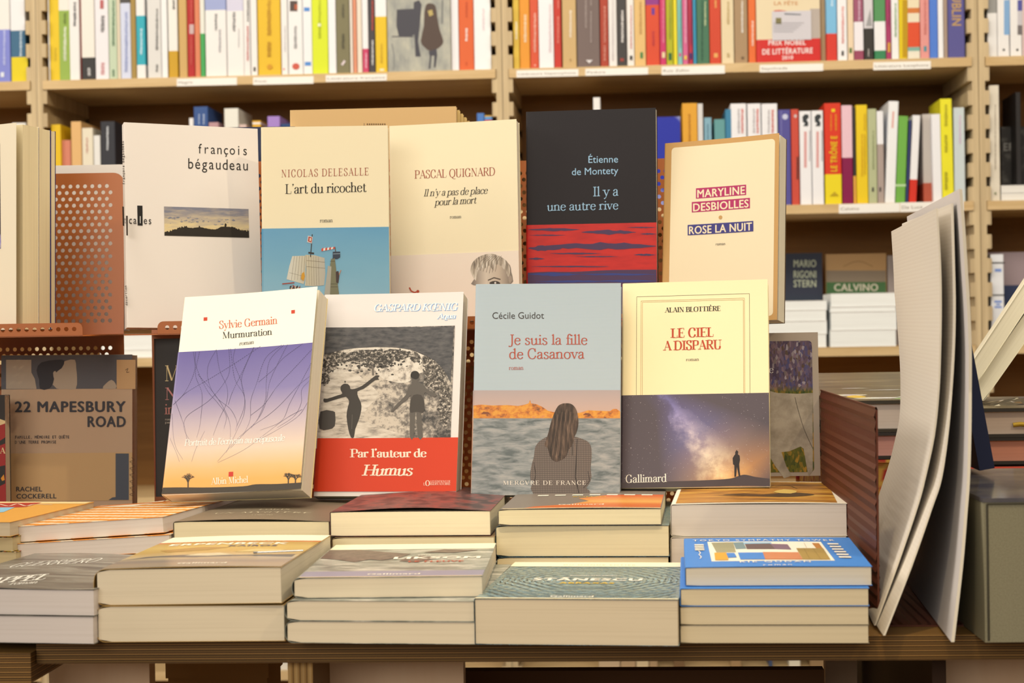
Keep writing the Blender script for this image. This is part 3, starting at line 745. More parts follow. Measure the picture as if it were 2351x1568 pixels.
g.px([(753, 610), (761, 612), (757, 690), (743, 690)], M('#b0ab98'))
g.px([(771, 624), (777, 622), (779, 634), (777, 650), (772, 649)], M('#4a3a35')); g.line([(777, 634), (783, 620)], .0009, M('#c08a68'))
g.px([(693, 628), (698, 624), (700, 634), (697, 645), (691, 640)], M('#d59a2e'))
for x0, y0, x1, y1 in ((648, 652, 676, 649), (655, 668, 700, 662), (672, 655, 690, 668)): g.line([(x0, y0), (x1, y1)], .0011, M('#a5432f'))
for k in range(9): x = 665+k*2.5; g.px([(x, 658+k % 3*3), (x+4, 655+k % 2*4), (x+5, 666), (x+1, 669)], M(['#3f3a38', '#c9b79a', '#8c3f30'][k % 3]), k > 0)
b.done()
# ---- cream book with a boy's portrait on its band
b = standing('book', 'cream paperback with a pale band showing a blond boy', -.1285, 1.964, .003, .093, -.015, -.158, .1394, .2130, .017, cream, G2, lift=lambda x: .0035*(max(0, x-.02)/.12)**2)
f = b.front
f.text('PASCAL QUIGNARD', (952, 410), (1138, 403.5), 18.5, 'serif', M('#a03f2c')); f.text("Il n'y a pas de place", (972, 451), (1119, 445), 16, 'ital', ink); f.text('pour la mort', (998, 472), (1093, 467), 16, 'ital', ink); f.text('roman', (1033, 502), (1059.5, 501), 8, 'serif', ink_soft)
g = b.band(f.L(1040, 582)[1], M('#efdcc4', .5, .86))
bwh = NB('blond_hair_print', .5); v = bwh.noise(bwh.coord((420, 60, 1), (0, 0, .35)), 1, 3); bwh.out(bwh.ramp(v, [(.3, '#5b5148'), (.5, '#b9a88f'), (.68, '#e9dcc6')]))
skin = grad('boy_face_print', 'X', .09, .13, [(0, '#8f8172'), (.35, '#dccbb2'), (.7, '#cbb79d'), (1, '#8c7d6c')], .5)
g.px([(1090, 640), (1088, 655), (1172, 655), (1175, 625), (1168, 605), (1140, 598), (1105, 606)], skin, smooth=3)
g.px([(1088, 638), (1081, 622), (1084, 606), (1094, 594), (1110, 586), (1130, 583), (1150, 590), (1165, 601), (1172, 618), (1170, 640), (1164, 628), (1152, 612), (1140, 608), (1134, 622), (1124, 610), (1112, 618), (1104, 612), (1097, 626), (1095, 645)], bwh.m, smooth=3)
for k in range(7): g.line([(1096+k*7, 628-abs(k-4)*2), (1104+k*6.5, 600), (1122+k*5, 588)], .0004, M('#6f6252'), k > 0)
g.px([(1124, 650), (1132, 646), (1142, 646), (1150, 651), (1142, 654), (1130, 654)], M('#4a4038'), smooth=2); g.line([(1121, 644), (1135, 638), (1150, 642)], .0011, M('#5b4e42'))
g.dot(1138, 650, .0011, M('#e9dccb'), False); g.px([(1168, 636), (1175, 634), (1177, 645), (1171, 652)], M('#a89682'), smooth=2)
fig = M('#c24a2b'); g.line([(940, 660), (944, 668), (951, 671.5), (958, 670)], .0014, fig, False); g.dot(959.5, 669, .0016, fig)
b.done()
# ---- charcoal book with red and purple band
b = standing('book', 'charcoal paperback with pale blue lettering and a red and purple band', .016, 1.971, .002, .041, .005, -.174, .1398, .2256, .015, M('#2f2b2c', .6, .8, .2), G2)
f = b.front; lb = M('#a6cbe0', .5)
f.text('Étienne', (1351, 374), (1419, 373), 17, 'sans', lb); f.text('de Montety', (1313, 402.5), (1419.5, 399), 17, 'sans', lb)
f.text('Il y a', (1361, 451), (1420, 449), 22, 'book', lb); f.text('une autre rive', (1256, 484), (1420, 480.5), 20, 'book', lb)
y0 = f.L(1350, 514)[1]; rd = NB('red_print', .45); rd.out(rd.mix(rd.rng(rd.noise(rd.coord((40, 160, 1)), 1, 3), .4, .7), '#d42c24', '#c02522'))
g = b.band(y0, rd.m); pu = M('#553f5c'); bl = M('#3e4a8a'); W_, y_ = b.W, y0
def streak(xa, xb, yc, h, m, seed, same=True):
    """ragged horizontal cloud band in pixels"""
    q = random.Random(seed); n = 14; t = [(xa+(xb-xa)*i/n, yc-(h/2)*math.sin(math.pi*(i+.4)/(n+.8))*q.uniform(.6, 1.2)) for i in range(n+1)]
    bt = [(xa+(xb-xa)*i/n, yc+(h/2)*math.sin(math.pi*(i+.4)/(n+.8))*q.uniform(.6, 1.2)) for i in range(n, -1, -1)]
    g.px(t+bt, m, same)
for k, (xa, xb, yc, h) in enumerate(((1212, 1330, 527, 7), (1335, 1460, 533, 11), (1213, 1290, 570, 14), (1250, 1506, 565, 17), (1213, 1250, 594, 5), (1455, 1506, 585, 5), (1262, 1380, 582, 4), (1440, 1506, 522, 3), (1470, 1507, 537, 4), (1215, 1300, 540, 3), (1320, 1420, 589, 3), (1220, 1400, 612, 4))): streak(xa, xb, yc, h, pu, k, k > 0)
top = [(1211.5, 626)]+smoothline([(1212, 626), (1260, 624), (1320, 624), (1400, 620), (1507, 619)], 5)
g.px(top+[(1508, 655), (1212, 655)], pu)
for k, (xa, xb, yc, h) in enumerate(((1213, 1330, 630, 8), (1330, 1507, 630, 5), (1230, 1400, 646, 5), (1380, 1507, 645, 6), (1213, 1300, 652, 5))): streak(xa, xb, yc, h, bl, 20+k, k > 0)
g.rect(.0005, .002, W_-.0005, f.L(1350, 657)[1], pu)
b.done()
# ---- cream book with tan border and highlighted title
b = standing('book', 'cream paperback with a tan border and highlighted magenta and blue title', .157, 1.943, -.003, .146, -.017, -.435, .1286, .1953, .022, M('#cf9f5e', .5, .8), G2, lift=lambda x: .006*(max(0, x-.02)/.11)**2, lining=M('#4a3a24', .6))
f = b.front; pan = M('#f0dcb2', .5, .86); f.rect(.0085, .0045, b.W-.0045, b.H-.0055, pan, r=.004)
mg, nb = M('#b93464'), M('#44407e')
for st, p0, p1, m in (('MARYLINE', (1598, 455), (1715, 447.5), mg), ('DESBIOLLES', (1588.5, 486.5), (1724, 478), mg), ('ROSE LA NUIT', (1579, 539), (1732, 531), nb)):
    h = 21; f.px([(p0[0], p0[1]+1.5), (p1[0], p1[1]+1.5), (p1[0], p1[1]-h-1.5), (p0[0], p0[1]-h-1.5)], m)
    f.text(st, (p0[0]+3, p0[1]-1), (p1[0]-3, p1[1]-1), 18.5, 'bold', pan)
f.dot(1655, 499.5, .0021, M('#cf9f5e'), False); f.text('roman', (1644, 564), (1666, 563), 7, 'sans', ink_soft)
b.done()
# ---- taupe book, blank back cover peeking above: six copies
for k in range(6):
    X = -.262+k*.006; bk = standing('book', ['tan blank-backed book peeking above the sailing ship book, frontmost of six', 'second tan book of the six peeking above the cream books', 'third tan book of the six peeking above the cream books',
        'fourth tan book of the six peeking above the cream books', 'fifth tan book of the six peeking above the cream books', 'tan book peeking above the cream books, rearmost of six'][k], -.247+k*.0035, 2.075+k*.0105, .0, .03, 0, -.06, .1885, .2455-k*.0030, .0098, M('#dcb478', .6, .8) if k == 0 else M('#e2bd74', .6, .8), 'tan copies in the back display row')
    if k == 0:
        bk.front.text('2', (834, 288), (838, 288), 5, 'mono', ink_soft)
        for i in range(9): bk.front.px([(842+i*5, 287), (845+i*5, 287), (845+i*5, 283.5), (842+i*5, 283.5)], M('#6b4f2c'), True)
    bk.done()
# navy board edge behind the pale pink book
b = standing('book', 'navy book whose top edge shows behind the pale pink book', -.345, 2.07, .0, .02, 0, .02, .105, .2265, .012, M('#2c3550'), G2); b.done()
# ---- front row: flock of starlings band
b = standing('book', 'cream paperback with a violet dusk band of bird flight lines', -.333, 1.738, -.156, .382, -.035, -.237, .1412, .2024, .024, M('#fdf3d8', .5, .88), G1, lift=lambda x: .007*(max(0, x-.015)/.125)**2, lining=M('#e9cf8a', .6))
f = b.front
for x, y in ((472, 732.5), (677, 720)): f.px([(x-4.3, y-3.6), (x+4.3, y-4.2), (x+4, y+3.7), (x-4.5, y+4.3)], M('#d4462c'))
f.text('Sylvie Germain', (503, 755), (640, 746), 17.5, 'serif', M('#d9663f')); f.text('Murmuration', (511, 778), (627.5, 771), 15, 'serif', ink); f.text('roman', (550, 794), (584, 791), 9, 'ital', ink_soft)
yb = f.L(565, 801)[1]
dk_sky = grad('violet_dusk_print', 'Y', .012, yb, [(0, '#efb264'), (.10, '#f0bf82'), (.24, '#e9cfb4'), (.42, '#cbb7b6'), (.68, '#8f84ac'), (1, '#74699f')], .35, ((25, 25, 1), 1, .06))
g = b.band(yb, dk_sky); ln = M('#4f4862'); lf = M('#8d7f8c')
paths = [[(444, 808), (447, 850), (425, 900), (397, 930)], [(449, 808), (450, 840), (475, 895), (500, 925), (520, 955), (515, 985)], [(458, 808), (449, 860), (464, 905), (460, 970), (452, 1005)], [(497, 803), (478, 840), (480, 880), (500, 915), (530, 940), (545, 970), (542, 990)], [(497, 803), (505, 850), (522, 890), (521, 925), (505, 960), (490, 1000)],
 [(526, 801), (528, 850), (515, 880), (480, 920), (430, 955), (423, 985), (435, 1010)], [(530, 801), (540, 870), (562, 910), (562, 950), (545, 990), (520, 1040)], [(541, 800), (537, 830), (556, 880), (563, 930), (545, 980)], [(585, 799), (570, 830), (556, 870), (560, 905)], [(600, 797), (540, 835), (485, 868), (430, 900), (397, 930)], [(584, 799), (560, 850), (535, 900), (525, 930)],
 [(650, 795), (612, 825), (592, 880), (578, 920), (576, 965), (560, 1000)], [(655, 795), (622, 830), (614, 880), (612, 920), (596, 960), (578, 985)], [(664, 795), (640, 840), (622, 880), (612, 930), (590, 970), (545, 1010), (500, 1060)], [(700, 794), (655, 825), (632, 850), (595, 880)], [(722, 808), (680, 850), (640, 890), (610, 930), (578, 955)], [(720, 840), (695, 885), (670, 930), (650, 970), (600, 990)], [(717, 870), (690, 890), (650, 930), (620, 955), (575, 985), (530, 1030)],
 [(712, 930), (690, 960), (640, 990), (590, 1015)], [(716, 880), (698, 900), (697, 930), (680, 960), (640, 985)], [(402, 920), (415, 955), (425, 985), (430, 1015)], [(395, 950), (398, 1000), (405, 1030), (420, 1055)], [(390, 1005), (405, 1040), (412, 1060)], [(470, 990), (450, 1030), (440, 1060)], [(455, 860), (485, 895), (510, 930), (528, 970), (530, 1010)], [(700, 945), (660, 965), (610, 1000), (560, 1035), (480, 1072)]]
for i, p in enumerate(paths):
    q = smoothline(p, 12)
    for j in range(0, len(q)-1):
        yy = q[j][1]
        if yy > 1062: continue
        w = .00042 if yy < 880 else .00032
        if yy < 900:
            f_ = (q[j][0]+(q[j+1][0]-q[j][0])*.62, q[j][1]+(q[j+1][1]-q[j][1])*.62); g.line([q[j], f_], w, ln, not (i == 0 and j == 0))
        else: g.line([q[j], q[j+1]], w*(.9 if yy < 980 else .65), ln if yy < 960 else lf)
g.text('Portrait de l\'écrivain au crépuscule', (423, 1024), (657, 1016), 15, 'ital', M('#fff4e2', .5, .88))
gnd = M('#4a4238'); g.px([(374, 1120)]+smoothline([(374, 1119.5), (420, 1119), (480, 1119.5), (560, 1118), (590, 1114), (640, 1114.5), (699, 1113)], 4)+[(697, 1127.5), (371, 1134.5)], gnd)
def tree(cx, cy_, w, h, seed):
    q = random.Random(seed)
    def br(x, y, a, L, d):
        x2, y2 = x+math.cos(a)*L*w/h, y-math.sin(a)*L; g.line([(x, y), (x2, y2)], .00016*(d+1)**1.25, gnd)
        if d > 0:
            for k in (-1, 0, 1): br(x2, y2, a+k*.46+q.uniform(-.18, .18), L*q.uniform(.62, .80), d-1)
    br(cx, cy_, math.pi/2, h*.33, 4)
tree(432, 1119, 36, 32, 2); tree(667, 1114, 30, 24, 5); tree(684, 1114, 26, 22, 8)
g.px([(526.5, 1084.5), (537, 1084), (536.5, 1094.5), (526, 1095)], M('#cf4030')); g.text('Albin Michel', (486, 1113), (572, 1109.5), 15, 'serif', M('#fbeed6', .5, .88))
b.done()
# ---- front row: river photograph with red band
b = standing('book', 'white paperback with a river photograph and a red paper band', -.1935, 1.769, -.162, .256, .004, -.164, .1405, .2006, .022, M('#eadfd2', .55, .86), G1, lift=lambda x: .003*(max(0, x-.02)/.12)**2)
f = b.front; foil = M('#f4f8ff', .25, .88, .6); foil_b = M('#86aede', .4)
for dx, m in ((1.5, foil_b), (0, foil)):
    f.text('GASPARD KŒNIG', (857+dx, 715+dx*.6), (1050+dx, 713.5+dx*.6), 16, 'italb', m); f.text('Aqua', (1004+dx, 733+dx*.6), (1046+dx, 732.5+dx*.6), 12, 'italb', m)
x0, y1 = f.L(744, 751); x1, y0 = f.L(1036, 1006)
y1 = f.L(890, 751)[1]
bw = NB('river_photo', .5); c = bw.coord((1, 1, 1)); n1 = bw.noise(bw.coord((220, 220, 1)), 1, 5, .7); n2 = bw.noise(bw.coord((40, 60, 1), loc=(.3, .2, 0)), 1, 3)
v = bw.math('ADD', bw.math('MULTIPLY', n1, .75), bw.math('MULTIPLY', n2, .5)); v = bw.math('ADD', v, bw.rng(bw.axis('X'), .02, .13, .10, -.10)); bw.out(bw.ramp(v, [(.45, '#4b4946'), (.58, '#93897c'), (.70, '#dccdb6')]))
f.rect(0, y0-.01, x1, y1, bw.m)
lt = NB('bright_water_print', .5); v = lt.noise(lt.coord((60, 230, 1)), 1, 4, .6); lt.out(lt.ramp(v, [(.30, '#8e8579'), (.46, '#d9cbb5'), (.62, '#efe2cc')]))
f.px([(741, 870), (760, 850), (800, 845), (845, 880), (870, 905), (850, 930), (835, 965), (900, 990), (930, 1004), (732, 1004), (737, 930)], lt.m, smooth=2)
hz = NB('pale_haze_print', .5); v = hz.noise(hz.coord((150, 150, 1)), 1, 4, .65); hz.out(hz.ramp(v, [(.36, '#9b9184'), (.48, '#e4d6c0'), (.6, '#f0e5d0')]))
f.px([(800, 800), (880, 795), (960, 810), (1000, 840), (960, 860), (930, 880), (880, 870), (850, 845), (780, 855), (750, 850), (760, 815)], hz.m, smooth=3)
fol = NB('leaf_print', .5); v = fol.noise(fol.coord((330, 330, 1)), 1, 5, .75); fol.out(fol.ramp(v, [(.40, '#3c3935'), (.52, '#6e665b'), (.60, '#e0d2bc')]))
for k, (cx_, cy_, rx_, ry_) in enumerate(((862, 818, 66, 16), (820, 822, 34, 14), (905, 815, 40, 12), (865, 836, 34, 10), (752, 838, 26, 18), (775, 822, 30, 14), (1000, 860, 26, 40), (955, 822, 12, 12), (978, 830, 10, 14), (1022, 930, 16, 50), (745, 870, 12, 14))): f.px(rag(cx_, cy_, rx_, ry_, 46, .22, k), fol.m, k > 0)
lq = random.Random(11)
for k in range(150):
    x, y = lq.gauss(865, 45), lq.gauss(828, 14)
    if not 745 < x < 1020 or y < 803: continue
    f.px(rag(x, y, lq.uniform(1.5, 4), lq.uniform(1.2, 3), 6, .4, k), M('#4b4741'), k > 0)
f.line([(856, 842), (857, 862)], .0022, M('#7d7468'), False)
arch = NB('dark_arch_print', .5); v = arch.noise(arch.coord((110, 300, 1), (0, 0, .15)), 1, 4); arch.out(arch.ramp(v, [(.35, '#4b4a4a'), (.65, '#6b6763')]))
a0, a1 = f.L(747, 752)
f.px([(749, 752), (1043.5, 751.5), (1036, 880), (1030, 868), (1018, 848), (1000, 830), (975, 815), (945, 803), (905, 798), (860, 797), (820, 799), (790, 803), (765, 809), (745, 815)], arch.m)
sil = M('#4a453f'); sil2 = M('#6a635a')
f.px([(736, 945), (765, 944), (770, 952), (769, 978), (755, 986), (734, 984)], M('#56514b'), smooth=2)
f.px([(743, 921), (744, 915), (752, 915.5), (775, 908), (786, 904), (783, 896), (783, 887), (790, 882), (799, 882), (804, 888), (805, 893), (814, 893), (830, 887), (845, 876), (858, 866), (864, 862), (872, 863), (868, 868), (871, 872), (862, 873), (850, 882), (835, 893), (821, 899), (823, 912), (829, 925), (830, 940), (825, 962), (816, 985), (813, 1004), (806, 1004), (800, 985), (796, 955), (799, 935), (802, 922), (796, 912), (790, 912), (775, 916), (756, 922), (747, 924)], sil, smooth=2)
f.px(rag(793, 892, 11, 11, 14, .05, 1), sil, smooth=2); f.line([(809, 952), (808, 985)], .0006, sil2)
f.px([(944, 868), (944, 859), (950, 853), (958, 853), (964, 860), (963, 872), (960, 878), (972, 883), (980, 893), (990, 900), (1002, 905), (1001, 912), (990, 911), (978, 902), (974, 910), (976, 930), (974, 945), (968, 950), (972, 1004), (960, 1004), (957, 950), (954, 950), (951, 1004), (942, 1004), (942, 950), (942, 930), (944, 908), (936, 918), (920, 930), (902, 946), (899, 943), (915, 925), (932, 908), (938, 890), (948, 881)], sil2, smooth=2)
f.px([(942, 948), (943, 925), (950, 908), (968, 908), (975, 925), (974, 946), (966, 948), (956, 946)], M('#514b44'), smooth=2); f.px([(944, 866), (946, 855), (955, 853), (963, 858), (962, 868), (955, 872)], M('#3b3732'), smooth=2)
yr = f.L(890, 1006)[1]; yw = f.L(890, 1141)[1]
redb = M('#de4322', .45, .8, .25); g = b.band(yr, redb, y0=max(.0012, .0045))
wp = M('#f5e4c8', .5, .88)
g.text("Par l'auteur de", (805, 1050), (980, 1050), 19, 'serifb', wp); g.text('Humus', (832, 1092), (946, 1092), 25, 'italb', wp)
g.text('LES ÉDITIONS DE', (989, 1108.5), (1036, 1108.5), 4.5, 'serif', wp); g.text("L'", (973, 1115), (979, 1115), 6, 'serif', wp); g.text('BSERVATOIRE', (986, 1114.5), (1036, 1114.5), 5, 'serif', wp); g.text('O', (977.5, 1116), (988, 1116), 12, 'serifb', wp)
b.done()
# ---- front row: pale blue book with a woman seen from behind
ribs = NB('ribbed_pale_blue_paper', .6); v = ribs.math('FRACT', ribs.math('MULTIPLY', ribs.axis('Y'), 1/.00118)); ribs.out(ribs.mix(ribs.rng(v, .25, .75), '#b2c0c4', '#c6d0ce')); ribs.bump(v, .25, .0003)
b = standing('book', 'pale blue ribbed paperback with a band showing a long-haired woman by water', -.041, 1.735, -.160, .221, .011, -.102, .1401, .2041, .016, ribs.m, G1)
f = b.front; rk = M('#b5533f')
f.text('Cécile Guidot', (1130.5, 732), (1249, 731.5), 16, 'sans', ink_soft); f.text('Je suis la fille', (1168, 791), (1349, 791), 23, 'book', rk); f.text('de Casanova', (1168.5, 823.5), (1342, 823), 23, 'book', rk); f.text('roman', (1168.5, 849), (1202, 848.5), 9, 'book', rk)
yb = f.L(1255, 896)[1]
sky2 = grad('pink_sky_print', 'Y', yb-.03, yb, [(0, '#d2a98c'), (.5, '#c6a898'), (1, '#b3a19a')], .35)
g = b.band(yb, sky2)
sea = NB('grey_sea_print', .35); v = sea.noise(sea.coord((45, 190, 1)), 1, 4, .6, .4); sea.out(sea.ramp(v, [(.34, '#5c6360'), (.5, '#8b8d88'), (.66, '#aaa69d')]))
g.px([(1087, 961), (1424, 961), (1422.8, 1137), (1081.6, 1137)], sea.m)
coast = NB('sunlit_shore_print', .45); v = coast.noise(coast.coord((110, 130, 1)), 1, 4, .6); coast.out(coast.ramp(v, [(.33, '#6e4a34'), (.45, '#cf7a33'), (.58, '#e7a13c'), (.7, '#d98a50')]))
g.px([(1087, 960), (1087, 931), (1105, 929), (1130, 931), (1165, 930), (1190, 932), (1205, 929), (1214, 926), (1217, 918), (1219, 926), (1232, 928), (1245, 934), (1258, 943), (1275, 947), (1288, 950), (1330, 948), (1350, 942), (1372, 943), (1400, 944), (1408, 939), (1416, 939), (1424, 945), (1424, 960)], coast.m)
for xa, xb, ya, yb_ in ((1104, 1126, 945, 951), (1338, 1358, 948, 953)): g.px([(xa, yb_), (xa+6, ya), (xb-5, ya+1), (xb, yb_)], M('#8a5236'))
coat = NB('checked_coat_print', .6); cx = coat.math('FRACT', coat.math('MULTIPLY', coat.axis('X'), 1/.0016)); cyy = coat.math('FRACT', coat.math('MULTIPLY', coat.axis('Y'), 1/.0018))
ck = coat.math('MAXIMUM', coat.math('LESS_THAN', cx, .35), coat.math('LESS_THAN', cyy, .35)); coat.out(coat.mix(coat.math('MULTIPLY', ck, .75), '#86766a', '#463f3b'))
g.px([(1226, 1137), (1225, 1105), (1218, 1102), (1218, 1082), (1222, 1062), (1226, 1048), (1228, 1030), (1234, 1018), (1246, 1008), (1265, 1000), (1300, 999), (1322, 1003), (1340, 1009), (1352, 1016), (1358, 1030), (1358, 1055), (1356, 1075), (1358, 1095), (1352, 1112), (1346, 1120), (1350, 1137)], coat.m, smooth=2)
seam = M('#3c3431'); g.line([(1325, 1008), (1323, 1060), (1321, 1095), (1330, 1137)], .0009, seam, False); g.line([(1226, 1062), (1230, 1090), (1227, 1105)], .0006, seam); g.line([(1340, 1120), (1354, 1104), (1350, 1082)], .0006, seam)
hair = NB('brown_hair_print', .5); v = hair.noise(hair.coord((420, 45, 1), (0, 0, .12)), 1, 4, .6); hair.out(hair.ramp(v, [(.34, '#332923'), (.55, '#574539'), (.72, '#8a6f5a')]))
g.px([(1297, 926), (1310, 927), (1320, 935), (1326, 950), (1328, 972), (1324, 992), (1318, 1005), (1314, 1022), (1306, 1032), (1300, 1048), (1290, 1056), (1278, 1060), (1268, 1056), (1262, 1045), (1258, 1030), (1250, 1022), (1254, 1010), (1260, 990), (1265, 970), (1272, 950), (1280, 934), (1288, 928)], hair.m, smooth=3)
for k in range(10): x = 1276+k*5; g.line(smoothline([(x, 940+abs(k-5)*3), (x-4-k*.3, 985), (x-10+k, 1025), (x-14+k*1.5, 1046)], 3), .0004, M('#7d6553' if k % 2 else '#2d2420'), k > 0)
g.text('MERCVRE DE FRANCE', (1155, 1113), (1348, 1113), 9, 'serifs', M('#f3e3cd', .5, .85))
b.done()
# ---- front row: cream book with ruled frame and night sky
b = standing('book', 'cream paperback with a ruled frame and a starry night band', .100, 1.741, -.157, .277, -.009, -.183, .1403, .2025, .017, cream_y, G1)
f = b.front; ln1 = M('#4f4a38'); ln2 = M('#bd7f3a')
for P, w, m in ((((1461, 908), (1462, 681.5), (1720.5, 674), (1722, 903)), .00035, ln1), (((1471, 908), (1472, 691), (1709, 684.5), (1710, 903)), .0003, ln2), (((1474.5, 908), (1475, 694), (1706.5, 688), (1707.5, 903)), .0003, ln2)): f.line(P, w, m)
f.text('ALAIN BLOTTIÈRE', (1527, 717.5), (1655, 713.5), 11, 'serifb', ink); cr_ = M('#c2492c')
f.text('LE CIEL', (1541, 775.5), (1639, 772.5), 21, 'serifb', cr_); f.text('A DISPARU', (1524, 804.5), (1657, 801), 21, 'serifb', cr_); f.text('roman', (1575, 829), (1605, 828), 7, 'book', ink_soft)
yb = f.L(1595, 905)[1]; A = f.L(1540, 925); B_ = f.L(1675, 1105)
ms = NB('milky_way_print', .4); X, Y = ms.axis('X'), ms.axis('Y'); dx, dy = B_[0]-A[0], B_[1]-A[1]; q = math.hypot(dx, dy); ux, uy = dx/q, dy/q
al = ms.math('ADD', ms.math('MULTIPLY', ms.math('SUBTRACT', X, A[0]), ux), ms.math('MULTIPLY', ms.math('SUBTRACT', Y, A[1]), uy))
ac = ms.math('ADD', ms.math('MULTIPLY', ms.math('SUBTRACT', X, A[0]), -uy), ms.math('MULTIPLY', ms.math('SUBTRACT', Y, A[1]), ux))
t = ms.rng(al, 0, q); nz = ms.noise(ms.coord((70, 70, 1)), 1, 6, .6)
wd_ = ms.math('ADD', ms.math('MULTIPLY', t, .022), .007)
glow = ms.math('SUBTRACT', 1, ms.math('DIVIDE', ms.math('ABSOLUTE', ms.math('ADD', ac, ms.math('MULTIPLY', ms.math('SUBTRACT', nz, .5), .022))), wd_)); glow = ms.math('MAXIMUM', glow, 0)
halo = ms.math('MAXIMUM', ms.math('SUBTRACT', 1, ms.math('DIVIDE', ms.math('ABSOLUTE', ac), ms.math('MULTIPLY', wd_, 2.6))), 0)
fade = ms.math('MULTIPLY', ms.rng(al, -.03, .02), ms.rng(al, q*1.25, q*1.0))
c0 = ms.mix(ms.math('MULTIPLY', halo, fade), '#584d52', ms.ramp(t, [(0, '#6a618f'), (.4, '#77719a'), (.75, '#b08d78'), (1, '#dc9a56')]))
c1 = ms.mix(ms.math('MULTIPLY', ms.math('MULTIPLY', glow, fade), ms.rng(nz, .38, .62, .2, 1)), c0, ms.ramp(t, [(0, '#9690cf'), (.4, '#d3c0c2'), (.8, '#fbe2b4'), (1, '#fbc578')]))
vo = ms.n('ShaderNodeTexVoronoi'); vo.inputs['Scale'].default_value = 1; ms.link(ms.coord((640, 640, 1)), vo.inputs['Vector'])
st = ms.math('MULTIPLY', ms.math('LESS_THAN', vo.outputs['Distance'], .13), ms.rng(ms.noise(ms.coord((330, 330, 1)), 1, 1), .52, .62))
c2 = ms.mix(st, c1, '#e6dcd8'); ms.out(c2)
g = b.band(yb, ms.m)
g.px([(1424.5, 1108)]+smoothline([(1424.5, 1108), (1500, 1106), (1580, 1104), (1650, 1101), (1680, 1098), (1692, 1094), (1706, 1090), (1718, 1091), (1735, 1095), (1767, 1099)], 3)+[(1767, 1114.5), (1424.3, 1121)], M('#4d4243'))
man = M('#2f2828'); g.px([(1686, 1095), (1686, 1068), (1683, 1066), (1682, 1052), (1686, 1045), (1688, 1043), (1688, 1038), (1691, 1033), (1695, 1037), (1694, 1043), (1698, 1046), (1699, 1056), (1697, 1066), (1698, 1080), (1700, 1094), (1696, 1094), (1692, 1072), (1690, 1094)], man, smooth=1)
g.text('Gallimard', (1436, 1108.5), (1531, 1106), 18, 'serif', M('#f6ead4', .5, .88))
b.done()
# ---- low books on the left
b = standing('book', 'beige paperback with an old portrait photograph leaning below the left stand', -.5535, 1.985, -.1885, .045, .010, .025, .1409, .1640, .03, M('#d6b48e', .7, .8), 'books leaning low on the left', round_=.001)
f = b.front; f.rect(0, f.L(150, 893)[1], b.W, b.H-.0002, M('#6a6868', .7)); pl = M('#c4b094', .7); dk_ = M('#454446', .7)
f.px([(14, 826), (72, 826), (72, 855), (80, 870), (84, 893), (14, 893)], pl); f.px([(115, 870), (125, 850), (140, 836), (152, 828), (172, 826), (175, 845), (177, 868), (174, 893), (152, 893), (130, 892)], pl, smooth=2); f.px([(90, 872), (84, 850), (95, 832), (130, 826), (148, 828), (142, 845), (128, 856), (122, 880), (112, 893), (92, 893)], dk_, smooth=2)
f.px([(122, 856), (128, 852), (130, 868), (125, 872)], pl, smooth=2); f.px([(236, 892), (244, 880), (256, 872), (265, 880), (266, 892)], pl, smooth=2); f.px([(268, 826), (311, 826), (311, 893), (268, 893)], M('#dcb07a', .7))
for x, y in ((288, 850), (292, 865), (286, 880), (300, 835)): f.line(smoothline([(x, y), (x+6, y-4), (x+3, y+5), (x+9, y+4)], 4), .0006, M('#5a4632'))
f.rect(0, f.L(150, 1150)[1] if f.L(150, 1150)[1] > .001 else .001, b.W, f.L(150, 1040)[1], M('#dcb47c', .7)); f.px([(265.5, 1041), (296, 1041), (296, 1148), (265.5, 1148)], M('#5d6268', .7)); f.px([(249, 1148), (258, 1142), (265.5, 1141), (265.5, 1148)], M('#5d6268', .7))
for k in range(6): f.line(smoothline([(302, 1050+k*15), (308, 1056+k*15), (298, 1060+k*15), (306, 1064+k*15)], 3), .0005, M('#5a4632'))
mp = M('#4b4a4c', .7)
f.text('22 MAPESBURY', (34, 946), (289, 945.5), 25, 'black', mp); f.text('ROAD', (201, 980), (289, 980), 25, 'black', mp); f.text('FAMILLE, MÉMOIRE ET QUÊTE', (34.5, 1007), (160, 1006.5), 7, 'monob', mp); f.text("D'UNE TERRE PROMISE", (34.5, 1018.5), (130, 1018), 7, 'monob', mp); f.text('RACHEL', (37.5, 1128), (97, 1128), 11, 'bold', mp); f.text('COCKERELL', (38, 1144.5), (130, 1144), 11, 'bold', mp)
b.done()
b = standing('book', 'black paperback with gold and pink lettering half hidden by the violet dusk book', -.3705, 1.900, -.172, .03, .0, -.05, .140, .163, .015, M('#2d2824', .45), 'books leaning low on the left')
f = b.front; f.text('M', (378, 875), (412, 875), 36, 'serif', M('#d8c08a')); f.text('N', (378, 918), (410, 918), 28, 'serif', M('#c07f78')); f.text('in', (378, 951), (400, 951), 24, 'serif', M('#b57468'))
for y in (965, 972): f.text('roman' if y < 970 else 'par', (379, y), (393 if y > 970 else 399, y), 5, 'serif', M('#b8a894'))
b.done()
b = standing('book', 'slim red book standing between the beige and black books', -.3875, 1.985, -.172, .02, 0, -.2, .014, .118, .012, M('#c0301c', .45), 'books leaning low on the left'); b.done()
